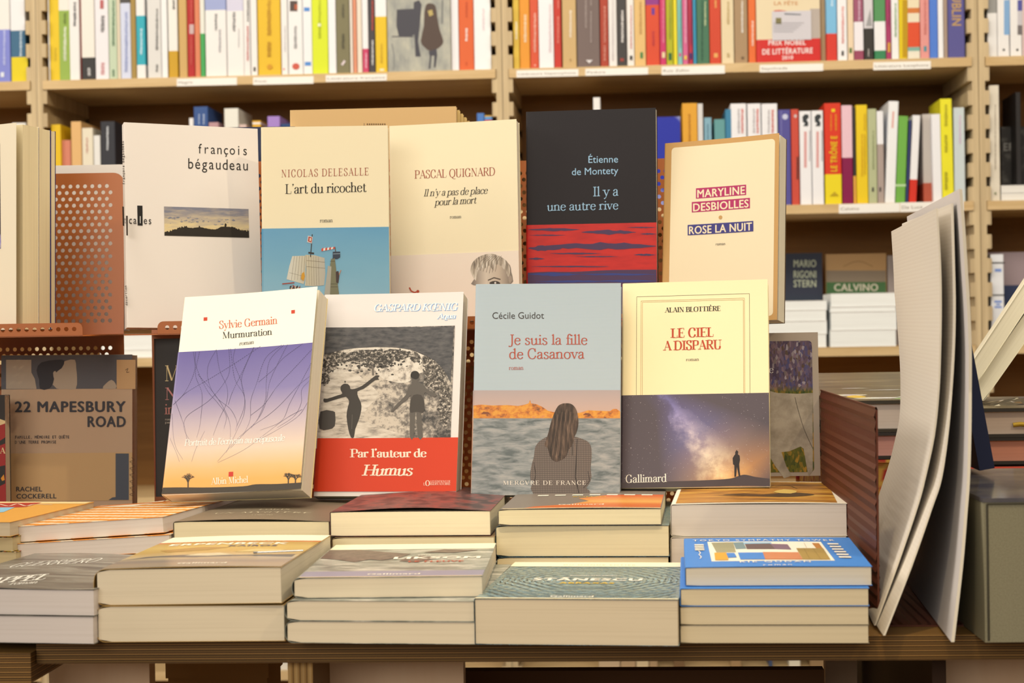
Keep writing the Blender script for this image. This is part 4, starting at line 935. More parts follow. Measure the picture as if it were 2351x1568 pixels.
# far left, dark book with red and ochre shapes below the stand
b = standing('book', 'black, red and ochre illustrated book half cut by the left edge', -.6355, 1.94, -.19, .02, 0, 0, .10, .124, .02, M('#35302c', .5), 'books leaning low on the left')
f = b.front; f.rect(0, .001, b.W, .095, M('#a3302c')); f.px([(-20, 975), (0, 962), (12, 966), (12, 972), (-10, 980)], M('#e6c890')); f.px([(-20, 1075), (12, 1068), (12, 1110), (-20, 1125)], M('#35302c')); f.px([(-20, 1010), (0, 1012), (12, 1004), (12, 1018), (-20, 1030)], M('#35302c'), True)
f.text('A', (0, 1041), (12, 1041), 13, 'serifb', M('#e6c890')); f.px([(2, 1098), (9, 1089), (11, 1102), (5, 1104)], M('#e0912e')); b.done()
# painting band on the right
paint = NB('dabbed_painting', .6); vo = paint.n('ShaderNodeTexVoronoi'); vo.inputs['Scale'].default_value = 1; paint.link(paint.coord((480, 240, 1)), vo.inputs['Vector']); s3 = paint.n('ShaderNodeSeparateColor'); paint.link(vo.outputs['Color'], s3.inputs[0])
up_ = paint.ramp(s3.outputs[0], [(0, '#4a3b4e'), (.3, '#6c5560'), (.5, '#4c4a72'), (.7, '#8b6f74'), (.85, '#5b4636'), (1, '#a99a9c')]); lo = paint.ramp(s3.outputs[1], [(0, '#4c5220'), (.4, '#6f6a1e'), (.6, '#35481c'), (.8, '#b5882a'), (1, '#566024')])
b = standing('book', 'taupe book with a dabbed painting of a pale animal, right of the starry book', .135, 1.915, -.162, .03, 0, -.05, .182, .1485, .018, M('#b7a58e', .6), 'books leaning low on the right')
f = b.front; yspl = f.L(1820, 893)[1]; v = paint.rng(paint.axis('Y'), yspl-.003, yspl+.003); paint.out(paint.mix(v, lo, up_)); f.rect(.006, .004, f.L(1866, 900)[0], f.L(1800, 783)[1], paint.m, r=.004)
an = NB('pale_hide_print', .6); v = an.noise(an.coord((60, 60, 1)), 1, 5, .6); an.out(an.ramp(v, [(.35, '#9a8b74'), (.65, '#bcac92')]))
f.px([(1768, 898), (1785, 902), (1830, 904), (1866, 902), (1866, 1080), (1856, 1094), (1850, 1060), (1845, 1030), (1838, 1025), (1812, 1036), (1794, 1038), (1805, 1070), (1818, 1092), (1800, 1098), (1780, 1070), (1768, 1050)], an.m, smooth=1)
f.line(smoothline([(1825, 912), (1832, 940), (1846, 985), (1866, 1030)], 5), .0005, M('#4a3f34'), False); f.text('e', (1765.5, 856), (1776, 856), 16, 'serif', M('#e9dfd0')); b.done()
# ---- three thick copies on the left ledge
for k, (X, Y, H) in enumerate(((-.628, 1.9525, .2125), (-.6178, 1.9768, .2110), (-.6098, 1.9954, .2100))):
    b = standing('book', ['cream book with dark panel cut by the left edge, frontmost of three thick copies', 'middle of the three thick cream copies on the left stand', 'rearmost of the three thick cream copies on the left stand'][k], X, Y, .0025, .03, 0, -.40, .135, H, (.026, .020, .008)[k], M('#f2e2c0', .6, .85) if k == 0 else M('#2f2b6a', .5), 'thick copies on the left stand', paper='#f6e2b0', lift=(lambda x: .011*(x/.135)**2) if k == 0 else None)
    if k == 0:
        f = b.front; f.px([(-40, 331), (11, 331), (13, 572), (-40, 572)], M('#2d2838'))
        vi = M('#8f84c0'); f.px([(-6, 560), (0, 546), (6, 538), (12, 540), (12, 572), (-6, 566)], vi, smooth=2); f.px([(2, 565), (6, 552), (11, 550), (12, 570)], M('#e9e0ea'), smooth=1); f.text('Y', (-14, 642), (2, 642), 20, 'bold', M('#2d2838')); f.text('O', (-20, 704), (3, 704), 26, 'bold', M('#2d2838'))
    b.done()
# pale book behind the perforated panel
b = standing('book', 'pale grey book standing behind the perforated panel of the left stand', -.585, 2.085, .0, .05, 0, -.02, .15, .1885, .015, M('#e6dccb', .6, .85), G2); b.done()
# ------------------------------------------------------------------ stacks lying on the table
def flatbook(label, xl, dl, xr, dr, z, T, H, cover, paper, group, zr=None, pitch=0, **kw):
    a, b = at_dz(xl, dl, ZT+z), at_dz(xr, dr, ZT+(z if zr is None else zr)); e = b-a; W = e.length; yaw = math.atan2(e.y, e.x); lean = -math.asin(e.z/W)
    m = Matrix.Translation(a) @ Matrix.Rotation(yaw, 4, 'Z') @ Matrix.Rotation(lean, 4, 'Y') @ Matrix.Rotation(pitch, 4, 'X')
    return Book('book', label, 'book', m, W, H, T, cover, paper=paper, group=group, **kw)
PA = '#eedcba'; PB = '#f8e6b8'; PC = '#e6d8c6'
GS1, GS2 = 'stacked books in the front row of the table', 'stacked books in the second row of the table'
up1 = lambda a: (lambda x: a*(x/.14)**2)
# ---- grey stack, far left
lace = NB('grey_photo_cover', .25, .5); v = lace.noise(lace.coord((9, 60, 1), (0, 0, .35)), 1, 5, .65, .5); lace.out(lace.ramp(v, [(.36, '#55504a'), (.5, '#7d7769'), (.66, '#a8a290')]))
wv = lambda x: .0012*math.sin(x*60+.5)
b = flatbook('lower grey paperback at the left end of the front row, no cover visible', -190, 1.405, 216, 1.380, .0002, .0208, .205, lace.m, '#e6d8ca', GS1); b.done()
b = flatbook('upper grey paperback with white script lettering at the left end of the front row', -196, 1.408, 217, 1.381, .0212, .0196, .205, lace.m, '#e6d8ca', GS1, lift=lambda x: .0007*(1+math.sin(x*40)))
f = b.front; wl = M('#efe6d2', .5, .86)
f.text('GUERRIERO', (14, 1307), (214, 1293), (40, 1297), 'ital', wl); f.text('APPEL', (-40, 1346), (100, 1332), (-20, 1333), 'italb', wl); f.text('roman', (20, 1346), (82, 1341), (28, 1340), 'ital', wl); b.done()
# ---- golden photograph cover
kcov = M('#c9a15c', .25, .8, .5, coat=.4)
b = flatbook('lower thick paperback under the golden photograph book', 224, 1.388, 655, 1.380, .0002, .0272, .205, kcov, PA, GS1, bulge=.0022, round_=.006); b.done()
b = flatbook('thick golden paperback with white block lettering, top of the left front stack', 222, 1.390, 648, 1.378, .0276, .0272, .205, kcov, PA, GS1, bulge=.0022, round_=.006, lift=lambda x: .0012*math.sin(max(0, x)*22), zr=.0290)
f = b.front; W, H = b.W, b.H
f.rect(.004, H*.80, W-.0005, H-.001, M('#fbeec8', .35, .88)); f.rect(.004, H*.765, W-.0005, H*.80, M('#cf6a34', .3))
kg = grad('golden_photo_print', 'Y', 0, H*.77, [(0, '#a1937c'), (.12, '#a6937b'), (.24, '#8f8377'), (.40, '#cbb58a'), (.58, '#c9a55c'), (.8, '#d8b765'), (1, '#c39a4c')], .25, ((10, 22, 1), 1, .25))
f.rect(.004, .001, W-.0005, H*.766, kg); f.uv([(.006, H*.25), (.03, H*.30), (.06, H*.27), (.10, H*.30), (W-.004, H*.28), (W-.004, H*.36), (.09, H*.33), (.05, H*.36), (.02, H*.33)], M('#6a655f', .3)); f.uv([(.05, H*.33), (.07, H*.31), (.09, H*.34), (.075, H*.40), (.058, H*.38)], M('#d9cba4', .3))
f.uv([(.03, H*.45), (.06, H*.50), (.075, H*.58), (.05, H*.60), (.02, H*.52)], M('#b48d4a', .3)); f.uv([(.085, H*.42), (.12, H*.44), (.125, H*.5), (.10, H*.52)], M('#dcc27d', .3))
def ut(f, st, x0, x1, y0, h, style, m, ty=0): 
    """lettering in book space"""
    adv, polys = lettering(st, style); g = f.fn(False)
    for q, x in plies_of(polys, style): f.put([[(x0+p[0]*(x1-x0)/adv, y0+p[1]*h/70) for p in q]], m, lambda u, v, x=x: g(u, v, x))
kw_ = M('#fff3d8', .35, .88)
ut(f, 'INTERNATIONAL BOOKER PRIZE', .022, .112, H*.772, .0040, 'bold', M('#f6cfa0', .35, .85)); ut(f, 'ERPENBECK', .018, .118, H*.67, .0125, 'black', kw_); ut(f, 'KAIROS', .072, .112, H*.60, .0085, 'black', M('#4f4d6b', .35)); ut(f, 'Gallimard', .058, .096, H*.075, .0065, 'bold', kw_)
b.done()
pen = empty('pen', b.mw @ Matrix.Translation((.108, H*.345, .0292))); tag(pen, 'thin silver pin lying across the golden photograph book', 'pin')
mb = MB(); mb.tube([(0, 0, .0006), (.036, .004, .0010)], .0007, M('#d8d4cc', .2, .8, .5, .8)); mb.build('shaft', pen); mb = MB(); mb.tube([(-.003, -.0004, .0006), (.0, 0, .0007)], .0009, M('#8c8478', .3, .8, .5, .8)); mb.build('tip', pen)
# ---- river rapids cover
rap = NB('rapids_photo_cover', .3, .5); v = rap.noise(rap.coord((28, 75, 1)), 1, 5, .7, .4); rap.out(rap.ramp(v, [(.32, '#6e665c'), (.46, '#8d9081'), (.58, '#bfb9a6'), (.70, '#e8e0cc')]))
L3 = [('lowest paperback in the stack under the rapids photograph book', 658, 1.372, 1092, 1.352, .0002, .0164), ('middle paperback in the stack under the rapids photograph book', 657, 1.372, 1090, 1.353, .0168, .0152)]
for lab, a, d0, c, d1, z, T in L3: flatbook(lab, a, d0, c, d1, z, T, .205, rap.m, PA, GS1, round_=.005, bulge=.0012).done()
b = flatbook('paperback with a rapids photograph and white lettering, top of the middle front stack', 674, 1.378, 1109, 1.372, .0324, .0154, .205, rap.m, PA, GS1, round_=.005, bulge=.0012)
f = b.front; W, H = b.W, b.H
f.rect(.004, H*.82, W-.0005, H-.001, M('#f6e9c2', .4, .88)); f.rect(.004, .001, W-.0004, H*.16, M('#9b93a0', .35)); f.rect(.004, .0003, W-.0005, .0032, M('#e8cda0', .4, .88))
rk_ = NB('brown_rock_print', .35); v = rk_.noise(rk_.coord((140, 140, 1)), 1, 4, .7); rk_.out(rk_.ramp(v, [(.35, '#5b4a42'), (.65, '#8a7464')]))
f.uv([(.004, H*.55), (.02, H*.50), (.035, H*.42), (.045, H*.50), (.055, H*.47), (.07, H*.56), (.075, H*.66), (.05, H*.74), (.03, H*.81), (.004, H*.81)], rk_.m); f.uv([(.07, H*.44), (.085, H*.40), (.10, H*.52), (.086, H*.6), (.075, H*.55)], rk_.m); f.uv([(.085, H*.70), (.11, H*.68), (.13, H*.76), (.10, H*.80)], rk_.m)
ut(f, 'LIKSOM', .064, .134, H*.50, .0135, 'black', kw_); ut(f, 'LE FLEUVE', .078, .122, H*.40, .0085, 'black', M('#c4553c', .35)); ut(f, 'ROSA', .082, .093, H*.60, .004, 'bold', kw_); ut(f, 'Gallimard', .054, .094, H*.05, .0065, 'bold', kw_); b.done()
# ---- blue-green scales cover
sc = NB('teal_scales_cover', .3, .5); wv_ = sc.n('ShaderNodeTexWave', wave_type='BANDS', bands_direction='Y'); wv_.inputs['Scale'].default_value = 34; wv_.inputs['Distortion'].default_value = 5; wv_.inputs['Detail'].default_value = 3; wv_.inputs['Detail Scale'].default_value = 60
sc.link(sc.coord((.35, 1, 1)), wv_.inputs['Vector']); sc.out(sc.ramp(wv_.outputs[1], [(.1, '#2c3838'), (.35, '#4584a4'), (.6, '#82b8c6'), (.85, '#c2be92')]))
b = flatbook('thick paperback with a teal scale pattern, alone in the middle of the front row', 1090, 1.352, 1559, 1.330, .0002, .0338, .205, sc.m, '#e8d4b0', GS1, round_=.001)
f = b.front; W, H = b.W, b.H
def scales(f, x0, x1, y0, y1, nx, ny, m, seed):
    q = random.Random(seed); cx, cyc = (x0+x1)/2, (y0+y1)/2+.01; g = f.fn(False)
    for j in range(ny):
        for i in range(nx):
            x = x0+(i+.5*(j % 2)+.5)*(x1-x0)/(nx+.5); y = y0+(j+.5)*(y1-y0)/ny; a = math.atan2((y-cyc)*1.3, x-cx)+math.pi/2+q.uniform(-.2, .2); L = .0068*q.uniform(.7, 1.15); w = .0013
            ca, sa = math.cos(a), math.sin(a); P = [(x+t*L*ca-(w*(1-t*t)+.0010*t*t)*sa*s, y+t*L*sa+(w*(1-t*t)+.0010*t*t)*ca*s) for s in (1,) for t in (-1, -.5, 0, .5, 1)]
            P += [(x+t*L*ca-.0012*t*t*sa, y+t*L*sa+.0012*t*t*ca-.0004) for t in (1, .5, 0, -.5, -1)]
            if all(x0 < p[0] < x1 and y0 < p[1] < y1 for p in P): f.mb.flat([P], m, lambda u, v, x=((i*3+j) % 8)*.0000035: g(u, v, x))
scales(f, .001, W-.001, .002, H*.855, 15, 26, M('#3f4a48', .35), 4); scales(f, .001, W-.001, .002, H*.855, 13, 21, M('#a4c3c4', .35), 9)
f.rect(.0005, .0003, W-.0005, .0042, M('#f6e4b4', .4, .88)); f.rect(.0005, H*.86, W-.0005, H-.001, M('#f6e9c2', .4, .88)); ut(f, 'DU MONDE ENTIER', .044, .104, H*.90, .004, 'spaced', M('#b9a77c'))
ut(f, 'STĂNESCU', .030, .116, H*.46, .0135, 'black', kw_); ut(f, 'ABRAXAS', .053, .096, H*.375, .0085, 'black', M('#e3b92e', .35)); ut(f, 'BOGDAN-ALEXANDRU', .057, .094, H*.585, .004, 'bold', kw_); ut(f, 'Gallimard', .055, .087, H*.04, .0065, 'bold', kw_)
b.done()
# ---- blue tower book and its copies
blue = M('#4386cf', .5, .8, .3)
for k in range(3):
    flatbook(['lowest of the three plain copies under the blue illustrated book', 'second copy up under the blue illustrated book', 'third copy up, directly under the blue illustrated book'][k], 1561, 1.343, 1996, 1.330, .0002+k*.01345, .0132, .18, blue if k == 2 else M('#8f8064', .6), '#e6d2aa', GS1, round_=.0015, thin=.0005 if k == 2 else .00015).done()
b = flatbook('blue paperback with a framed collage of buildings, top of the right front stack', 1573, 1.350, 2003, 1.338, .0408, .0138, .18, blue, '#e6d6b8', GS1, round_=.0012, lift=lambda x: .0006*math.sin(x*22))
f = b.front; P = f.px; cw = M('#f7ecd2', .4, .88)
P([(1624, 1245), (1884, 1245), (1917, 1288.5), (1634, 1290)], cw)
P([(1633, 1247), (1683, 1246.5), (1690, 1270), (1645, 1270)], M('#a7a07c')); P([(1683, 1247), (1706, 1246.5), (1714, 1262), (1690, 1263)], M('#7f9596')); P([(1706, 1247), (1770, 1247), (1772, 1251), (1708, 1252)], M('#9fc4d8'))
P([(1710, 1251), (1768, 1250), (1780, 1263), (1715, 1263)], M('#6f5a58')); P([(1768, 1251), (1808, 1252), (1817, 1264), (1780, 1263)], M('#876a78')); P([(1864, 1249), (1880, 1249), (1889, 1261), (1874, 1261)], M('#bf7f3a'))
P([(1828, 1261), (1890, 1261), (1907, 1287), (1843, 1287)], M('#a98b4a')); P([(1751, 1270), (1833, 1270.5), (1843, 1287), (1757, 1287)], M('#cf7b4a')); P([(1694, 1271), (1751, 1271), (1757, 1287), (1700, 1287)], blue); P([(1640, 1271), (1668, 1271), (1673, 1288), (1642, 1288)], M('#e0a43c')); P([(1667, 1272), (1686, 1272), (1692, 1282), (1672, 1283)], blue)
for k in range(5): f.line([(1753+k, 1272.5+k*3), (1835+k*2, 1272.5+k*3)], .0006, cw, k > 0)
for k in range(8): f.line([(1636+k*1.2, 1249+k*2.6), (1684+k, 1249+k*2.6)], .0003, M('#7c7455'))
f.line([(1846, 1249), (1852, 1261)], .0003, M('#b7a47c')); f.line([(1845, 1261), (1860, 1287)], .0003, M('#8d7238')); f.line([(1866, 1261), (1885, 1287)], .0003, M('#8d7238'))
f.text('TOKYO SYMPATHY TOWER', (1591, 1244.5), (1917, 1244.3), (1590, 1241), 'spaced', cw); f.text('RIE QUDAN', (1699, 1294.5), (1862, 1294), (1698, 1291), 'spaced', cw); f.text('roman', (1753, 1302), (1818, 1301), (1752, 1298.5), 'spaced', cw)
for k in range(6): P([(1899+k*5.2, 1250+k*6), (1924+k*5.8, 1250+k*6), (1926+k*5.8, 1253+k*6), (1901+k*5.2, 1253+k*6)], cw, k > 0)
for k in range(4): P([(1594+k*.4, 1252+k*3.8), (1615+k*.5, 1252+k*3.8), (1616+k*.5, 1254.3+k*3.8), (1595+k*.4, 1254.3+k*3.8)], cw, k > 0)
f.line(smoothline([(1604, 1267), (1608, 1272), (1605, 1276), (1610, 1281), (1607, 1285)], 3), .0007, cw, False); b.done()
# ======== second row
stripe = NB('orange_striped_cover', .4, .4); w1 = stripe.n('ShaderNodeTexWave', wave_type='BANDS', bands_direction='Y'); w1.inputs['Scale'].default_value = 17; w1.inputs['Distortion'].default_value = 1.5; w1.inputs['Detail'].default_value = 1; w1.inputs['Detail Scale'].default_value = 12
stripe.link(stripe.coord((1, 1, 0), (0, 0, .55)), w1.inputs['Vector']); stripe.out(stripe.ramp(w1.outputs[1], [(.45, '#ee9432'), (.62, '#f3b86c'), (.78, '#f9e2bc')], False))
for k, (lab, xl, xr, z, zr, T) in enumerate((('lowest book in the stack of orange striped paperbacks', 36, 396, .0006, .0096, .0138), ('second book up in the stack of orange striped paperbacks', 38, 394, .0150, .0242, .0142), ('third book up in the stack of orange striped paperbacks', 33, 392, .0297, .0393, .0150))):
    flatbook(lab, xl, 1.655, xr, 1.625, z, T, .19, stripe.m, '#ecdcc8', GS2, zr=zr, round_=.0012).done()
b = flatbook('orange and white striped paperback on top of the second row, left', 24, 1.662, 377, 1.632, .0452, .0142, .19, stripe.m, '#ecdcc8', GS2, zr=.0552, round_=.0012); f = b.front
f.px([(228, 1161), (300, 1158), (380, 1149), (372, 1152), (300, 1163), (270, 1164)], M('#f6e2bd', .4, .88)); f.rect(.001, b.H*.93, b.W-.001, b.H-.001, M('#df7f3a', .4)); b.done()
mix_ = NB('speckled_cover', .4); vo = mix_.n('ShaderNodeTexVoronoi'); vo.inputs['Scale'].default_value = 1; mix_.link(mix_.coord((420, 420, 420)), vo.inputs['Vector']); s3 = mix_.n('ShaderNodeSeparateColor'); mix_.link(vo.outputs['Color'], s3.inputs[0]); mix_.out(mix_.ramp(s3.outputs[0], [(0, '#d9b03a'), (.35, '#4f5a28'), (.55, '#c44a36'), (.75, '#2f3a2c'), (.9, '#e7d39a')], True))
for k in range(4): flatbook(['lowest speckled book at the far left of the second row', 'second speckled book up at the far left of the second row', 'third speckled book up at the far left of the second row', 'upper speckled yellow book under the red and blue cover'][k], -230, 1.67, [40, 40, 38, 30][k], 1.645, .0004+k*.0130, .0126, .18, mix_.m, '#cdb98a', GS2, pitch=0).done()
b = flatbook('paperback with a red and pale blue cover at the far left of the second row', -260, 1.665, 24, 1.643, .0528, .0130, .185, M('#e6a64a', .45), '#d8c4a0', GS2); f = b.front
f.rect(.001, b.H*.90, b.W-.002, b.H-.001, M('#f3d795', .4, .88)); f.px([(-60, 1156), (96, 1154), (60, 1164), (-60, 1170)], M('#b5402c')); f.px([(-60, 1166), (34, 1165), (8, 1176), (-60, 1182)], M('#8fc0d0')); f.line(smoothline([(0, 1158), (20, 1162), (40, 1157), (60, 1162), (80, 1158), (120, 1159)], 4), .002, M('#f3e2c0', .4, .88), False); b.done()
tp = M('#7d6e58', .4, .8, .4)
for k in range(3): flatbook(['lowest book in the stack topped by the taupe cover', 'second book up in the stack topped by the taupe cover', 'third book up in the stack topped by the taupe cover'][k], 402, 1.628, 756, 1.612, .0004+k*.0156, .0152, .2, tp, PB, GS2).done()
b = flatbook('taupe paperback with small white lettering, top of the second row stack under the violet book', 398, 1.630, 757, 1.610, .0474, .0178, .2, tp, PB, GS2, lift=lambda x: .0022*math.sin(max(0, min(1, x/.14))*math.pi)); f = b.front
lw = M('#d9c9a4', .5, .85); ut(f, 'LOUIS', .055, .085, b.H*.40, .007, 'serifs', lw); ut(f, 'UN MYSTÈRE', .02, .112, b.H*.27, .008, 'serifs', lw); ut(f, 'roman', .062, .082, b.H*.16, .005, 'serif', lw); b.done()
for k in range(3): flatbook(['lowest book in the stack below the red river book', 'second book up in the stack below the red river book', 'third book up, directly under the maroon covered paperback'][k], [764, 764, 762][k], 1.60, [1136, 1136, 1136][k], 1.587, .0004+k*.0174, .0170, .2, M('#9c7f5a', .5), PB, GS2, round_=.004).done()
mar = NB('maroon_pattern_cover', .35); v = mar.noise(mar.coord((60, 40, 1)), 1, 3); mar.out(mar.ramp(v, [(.40, '#4e3a38'), (.52, '#75504a'), (.60, '#8f4a42'), (.68, '#5e4644')]))
b = flatbook('thick paperback with a maroon patterned cover gaping open, under the red river book', 758, 1.602, 1127, 1.590, .0530, .0212, .2, mar.m, '#fae8c0', GS2, lift=lambda x: .0034*math.sin(math.pi*min(1, max(0, x/.145)))**1.3, round_=.0012, lining=M('#4d3a38', .5)); b.done()
flatbook('base book of the stack topped by the orange sunset cover', 1141, 1.595, 1537, 1.580, .0002, .0330, .205, sc.m, PB, GS2, round_=.004).done()
b = flatbook('thick teal-edged paperback under the orange sunset cover in the second row', 1138, 1.597, 1537, 1.579, .0336, .0268, .205, sc.m, PB, GS2, round_=.004); b.done()
b = flatbook('grey and orange paperback topping the stack under the pale blue ribbed book', 1143, 1.592, 1519, 1.577, .0612, .0138, .205, M('#837668', .35, .8, .4), PB, GS2, round_=.003, lift=lambda x: .0009*math.sin(x*20)); f = b.front; W, H = b.W, b.H
og = grad('orange_dune_print', 'Y', 0, H*.55, [(0, '#c9602c'), (.3, '#d9742e'), (.5, '#e8a850'), (1, '#d6622c')], .35)
f.uv([(.02, .0015), (W-.001, .0015), (W-.001, H*.6), (.09, H*.58), (.064, H*.42), (.075, H*.30), (.06, H*.16), (.03, H*.09)], og); ut(f, 'Gallimard', .05, .09, H*.14, .0065, 'bold', kw_); ut(f, 'ROMAN', .058, .088, H*.48, .006, 'bold', M('#e3b92e', .4))
f.rect(.004, .0003, W-.0005, .0036, M('#f6dfa8', .4, .88))
for k in range(7): f.rect(.024+k*.016, H*.56, .034+k*.016, H*.60, kw_, k > 0)
b.done()
for k in range(2): flatbook(['base book of the stack topped by the ochre painting', 'thick book directly under the ochre painting book'][k], 1540, 1.590, 1944, 1.572, .0004+k*.0244, .0240, .205, M('#e9dcc4', .5, .86), PC, GS2).done()
b = flatbook('thick white-edged paperback with an ochre painting, top of the right second row stack', 1540, 1.592, 1946, 1.573, .0494, .0276, .21, M('#efe2c8', .4, .88), PC, GS2, lift=lambda x: .0010*math.sin(x*20)); f = b.front; W, H = b.W, b.H
oc = NB('ochre_painting_print', .4); v = oc.noise(oc.coord((14, 45, 1)), 1, 4, .6, .6); oc.out(oc.ramp(v, [(.34, '#7c4f1e'), (.48, '#b97c2c'), (.6, '#d09a3c'), (.72, '#e0bd6a')]))
f.rect(.0045, .006, W-.008, H-.006, oc.m); lnb = M('#4a3218', .4)
for P in ([(1600, 1133), (1680, 1137), (1740, 1132)], [(1650, 1140), (1700, 1142), (1770, 1136), (1800, 1128)], [(1780, 1120), (1810, 1118), (1830, 1124)]): f.line(smoothline(P, 6), .0012, lnb, False)
f.px([(1660, 1139), (1700, 1136), (1760, 1138), (1810, 1133), (1870, 1137), (1840, 1142), (1790, 1144), (1720, 1142)], lnb, smooth=3); f.px([(1775, 1133), (1800, 1126), (1830, 1130), (1815, 1136)], M('#d9b45a', .4), smooth=2); b.done()
# ------------------------------------------------------------------ right end of the table
slot = NB('maroon_slotted_metal', .5, .3); slot.b.inputs['Base Color'].default_value = (*alb('#622e19'), 1); slotted = slot.m
be = empty('bookend'); tag(be, 'dark copper slotted metal bookend beside the blue book stack', 'bookend')
p0 = at_z(2007, 1446, ZT); dirn = (at_depth(1880, 900, 1.78)-at_depth(2008, 935, 1.40)); dirn.z = 0; L = .37; dirn.normalize(); side = Vector((dirn.y, -dirn.x, 0))
f0 = at_depth(2008, 935, 1.40); f0.z = ZT; HB = at_depth(2008, 935, 1.40).z-ZT
be.matrix_world = Matrix.Translation(f0); 
def slotplate(mb, w, h, fn, m, nx, ny):
    """plate with rows of slots and ribbed rows between, u along w, v along h"""
    F = lambda q: (mb.face([fn(u, v, 0) for u, v in q], m), mb.face([fn(u, v, 1) for u, v in q][::-1], m))
    px_, py_ = w/nx, h/ny
    for j in range(ny):
        y = j*py_; F([(0, y), (w, y), (w, y+py_*.42), (0, y+py_*.42)]); ya, yb = y+py_*.42, y+py_
        for i in range(nx):
            x = i*px_; F([(x, ya), (x+px_*.55, ya), (x+px_*.55, yb), (x, yb)])
            for u in (x+px_*.55, x+px_): mb.face([fn(u, ya, 0), fn(u, yb, 0), fn(u, yb, 1), fn(u, ya, 1)], m)
            for v in (ya, yb): mb.face([fn(x+px_*.55, v, 0), fn(x+px_, v, 0), fn(x+px_, v, 1), fn(x+px_*.55, v, 1)], m)
    for u in (0, w): mb.face([fn(u, 0, 0), fn(u, h, 0), fn(u, h, 1), fn(u, 0, 1)], m)
    F([(0, h), (w, h), (w, h+.002), (0, h+.002)]); mb.face([fn(0, h+.002, 0), fn(w, h+.002, 0), fn(w, h+.002, 1), fn(0, h+.002, 1)], m)
mb = MB(); slotplate(mb, L, HB-.0035, lambda u, v, s: dirn*u+Vector((0, 0, .0015+v))+side*(s*.0016+.0008*math.sin(v*2*math.pi/.0085)), slotted, 84, 18); mb.build('upright_plate', be)
mb = MB(); slotplate(mb, L, .066, lambda u, v, s: dirn*u+side*(v+.0016)+Vector((0, 0, .0003+s*.0014+.0004*math.sin(v*2*math.pi/.0085))), slotted, 90, 9); mb.build('base_plate', be)
# three large curved sheets
def sheet(label, front, zb, dxb, Lb, m, th, dfront, back_m=None, bulge=0):
    """front: photo points down the front edge; the sheet runs back by Lb"""
    r = empty('cardboard_sheet'); tag(r, label, 'cardboard sheet', 'large curved sheets on the bookend')
    Q = smoothline(front, 5); P = [at_depth(x, y, dfront(y)) for x, y in Q]; o = P[-1]; r.matrix_world = Matrix.Translation(o)
    mb = MB(); A = []; B = []; n = 10
    bd = Vector((dxb, Lb, 0)); bd = yawed(bd)
    for (qx, qy), p in zip(Q, P):
        e = Vector((bulge*max(0, min(1, (qy-650)/380)), 0, 0))
        A.append([p-o+bd*(k/n)+e*(k/n)**2 for k in range(n+1)]); B.append([p-o+bd*(k/n)+e*(k/n)**2+Vector((th, 0, 0)) for k in range(n+1)])
    mb.grid(A, m); mb.grid([q[::-1] for q in B], back_m or m)
    for k in (0, n): mb.grid([[a[k], b_[k]] for a, b_ in zip(A, B)] if k else [[b_[k], a[k]] for a, b_ in zip(A, B)], M('#eadcc0', .7, .85), sm=False)
    for row in (0, -1): mb.grid([A[row], B[row]], m, sm=False)
    mb.build('sheet', r); return r
card = NB('fine_ribbed_card', .7, .15); v = card.math('FRACT', card.math('MULTIPLY', card.axis('Z'), 1/.0031)); card.out(card.mix(card.rng(v, .2, .8), '#f1e2ca', '#f5e7cf')); card.bump(v, .05, .0002)
sheet('large cream curved cardboard sheet, leftmost of three on the bookend', [(2149, 478), (2156, 600), (2158, 700), (2156.5, 800), (2152.6, 900), (2142, 1000), (2120.6, 1100), (2102, 1168), (2057, 1300), (2007, 1436)], 0, .0400, .356, card.m, .0014, lambda y: 1.37+.016*max(0, (y-900)/540), bulge=.011)
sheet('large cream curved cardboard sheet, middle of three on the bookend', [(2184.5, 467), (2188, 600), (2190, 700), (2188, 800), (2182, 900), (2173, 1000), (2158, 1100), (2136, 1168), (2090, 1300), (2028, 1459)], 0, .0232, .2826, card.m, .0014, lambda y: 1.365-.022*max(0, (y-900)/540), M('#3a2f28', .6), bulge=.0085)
grey_card = M('#ebdfd2', .55, .82)
sheet('large pale grey curved cardboard sheet, rightmost of three on the bookend', [(2202, 434), (2209, 520), (2215, 620), (2220, 700), (2224, 800), (2224, 900), (2223, 1000), (2220, 1100), (2215, 1168), (2204, 1300), (2184, 1474)], 0, .038, .355, grey_card, .0022, lambda y: 1.345-.030*max(0, (y-900)/574), M('#8b7a62', .6))
# grey-green slip case
bx = at_z(2262, 1477, ZT); bz = at_y(2262, 1144, bx.y).z
bw_ = .17; bd_ = .26; H_ = bz-ZT
r = empty('box', Matrix.Translation(bx) @ Matrix.Rotation(math.radians(1.8), 4, 'Z')); tag(r, 'grey-green cloth slipcase with a dark glossy top at the right edge', 'slipcase')
gg = NB('grey_green_cloth', .8, .15); v = gg.noise(gg.coord((900, 900, 900)), 1, 2); gg.out(gg.mix(gg.rng(v, .3, .7), '#93896a', '#a39a79'))
mb = MB(); mb.box((0, 0, .0006), (bw_, bd_, H_-.003), gg.m); bevel(mb.build('body', r), .0012)
gl = NB('dark_glossy_print', .12, .6); v = gl.noise(gl.coord((14, 22, 1)), 1, 4); gl.out(gl.ramp(v, [(.35, '#4a4752'), (.6, '#7d7468'), (.75, '#a3977f')])); mb = MB(); mb.box((-.0005, -.0005, H_-.003), (bw_, bd_, H_), gl.m); mb.build('lid', r)
mb = MB(); mb.tube([(.0025, -.0004, .002), (.0025, -.0004, H_-.004)], .0008, M('#4c4636', .7), 6); mb.build('seam', r)
mb = MB(); mb.tube([(.0025, -.0004, H_-.004), (bw_, -.0004, H_-.004)], .0008, M('#4c4636', .7), 6); mb.build('seam', r)
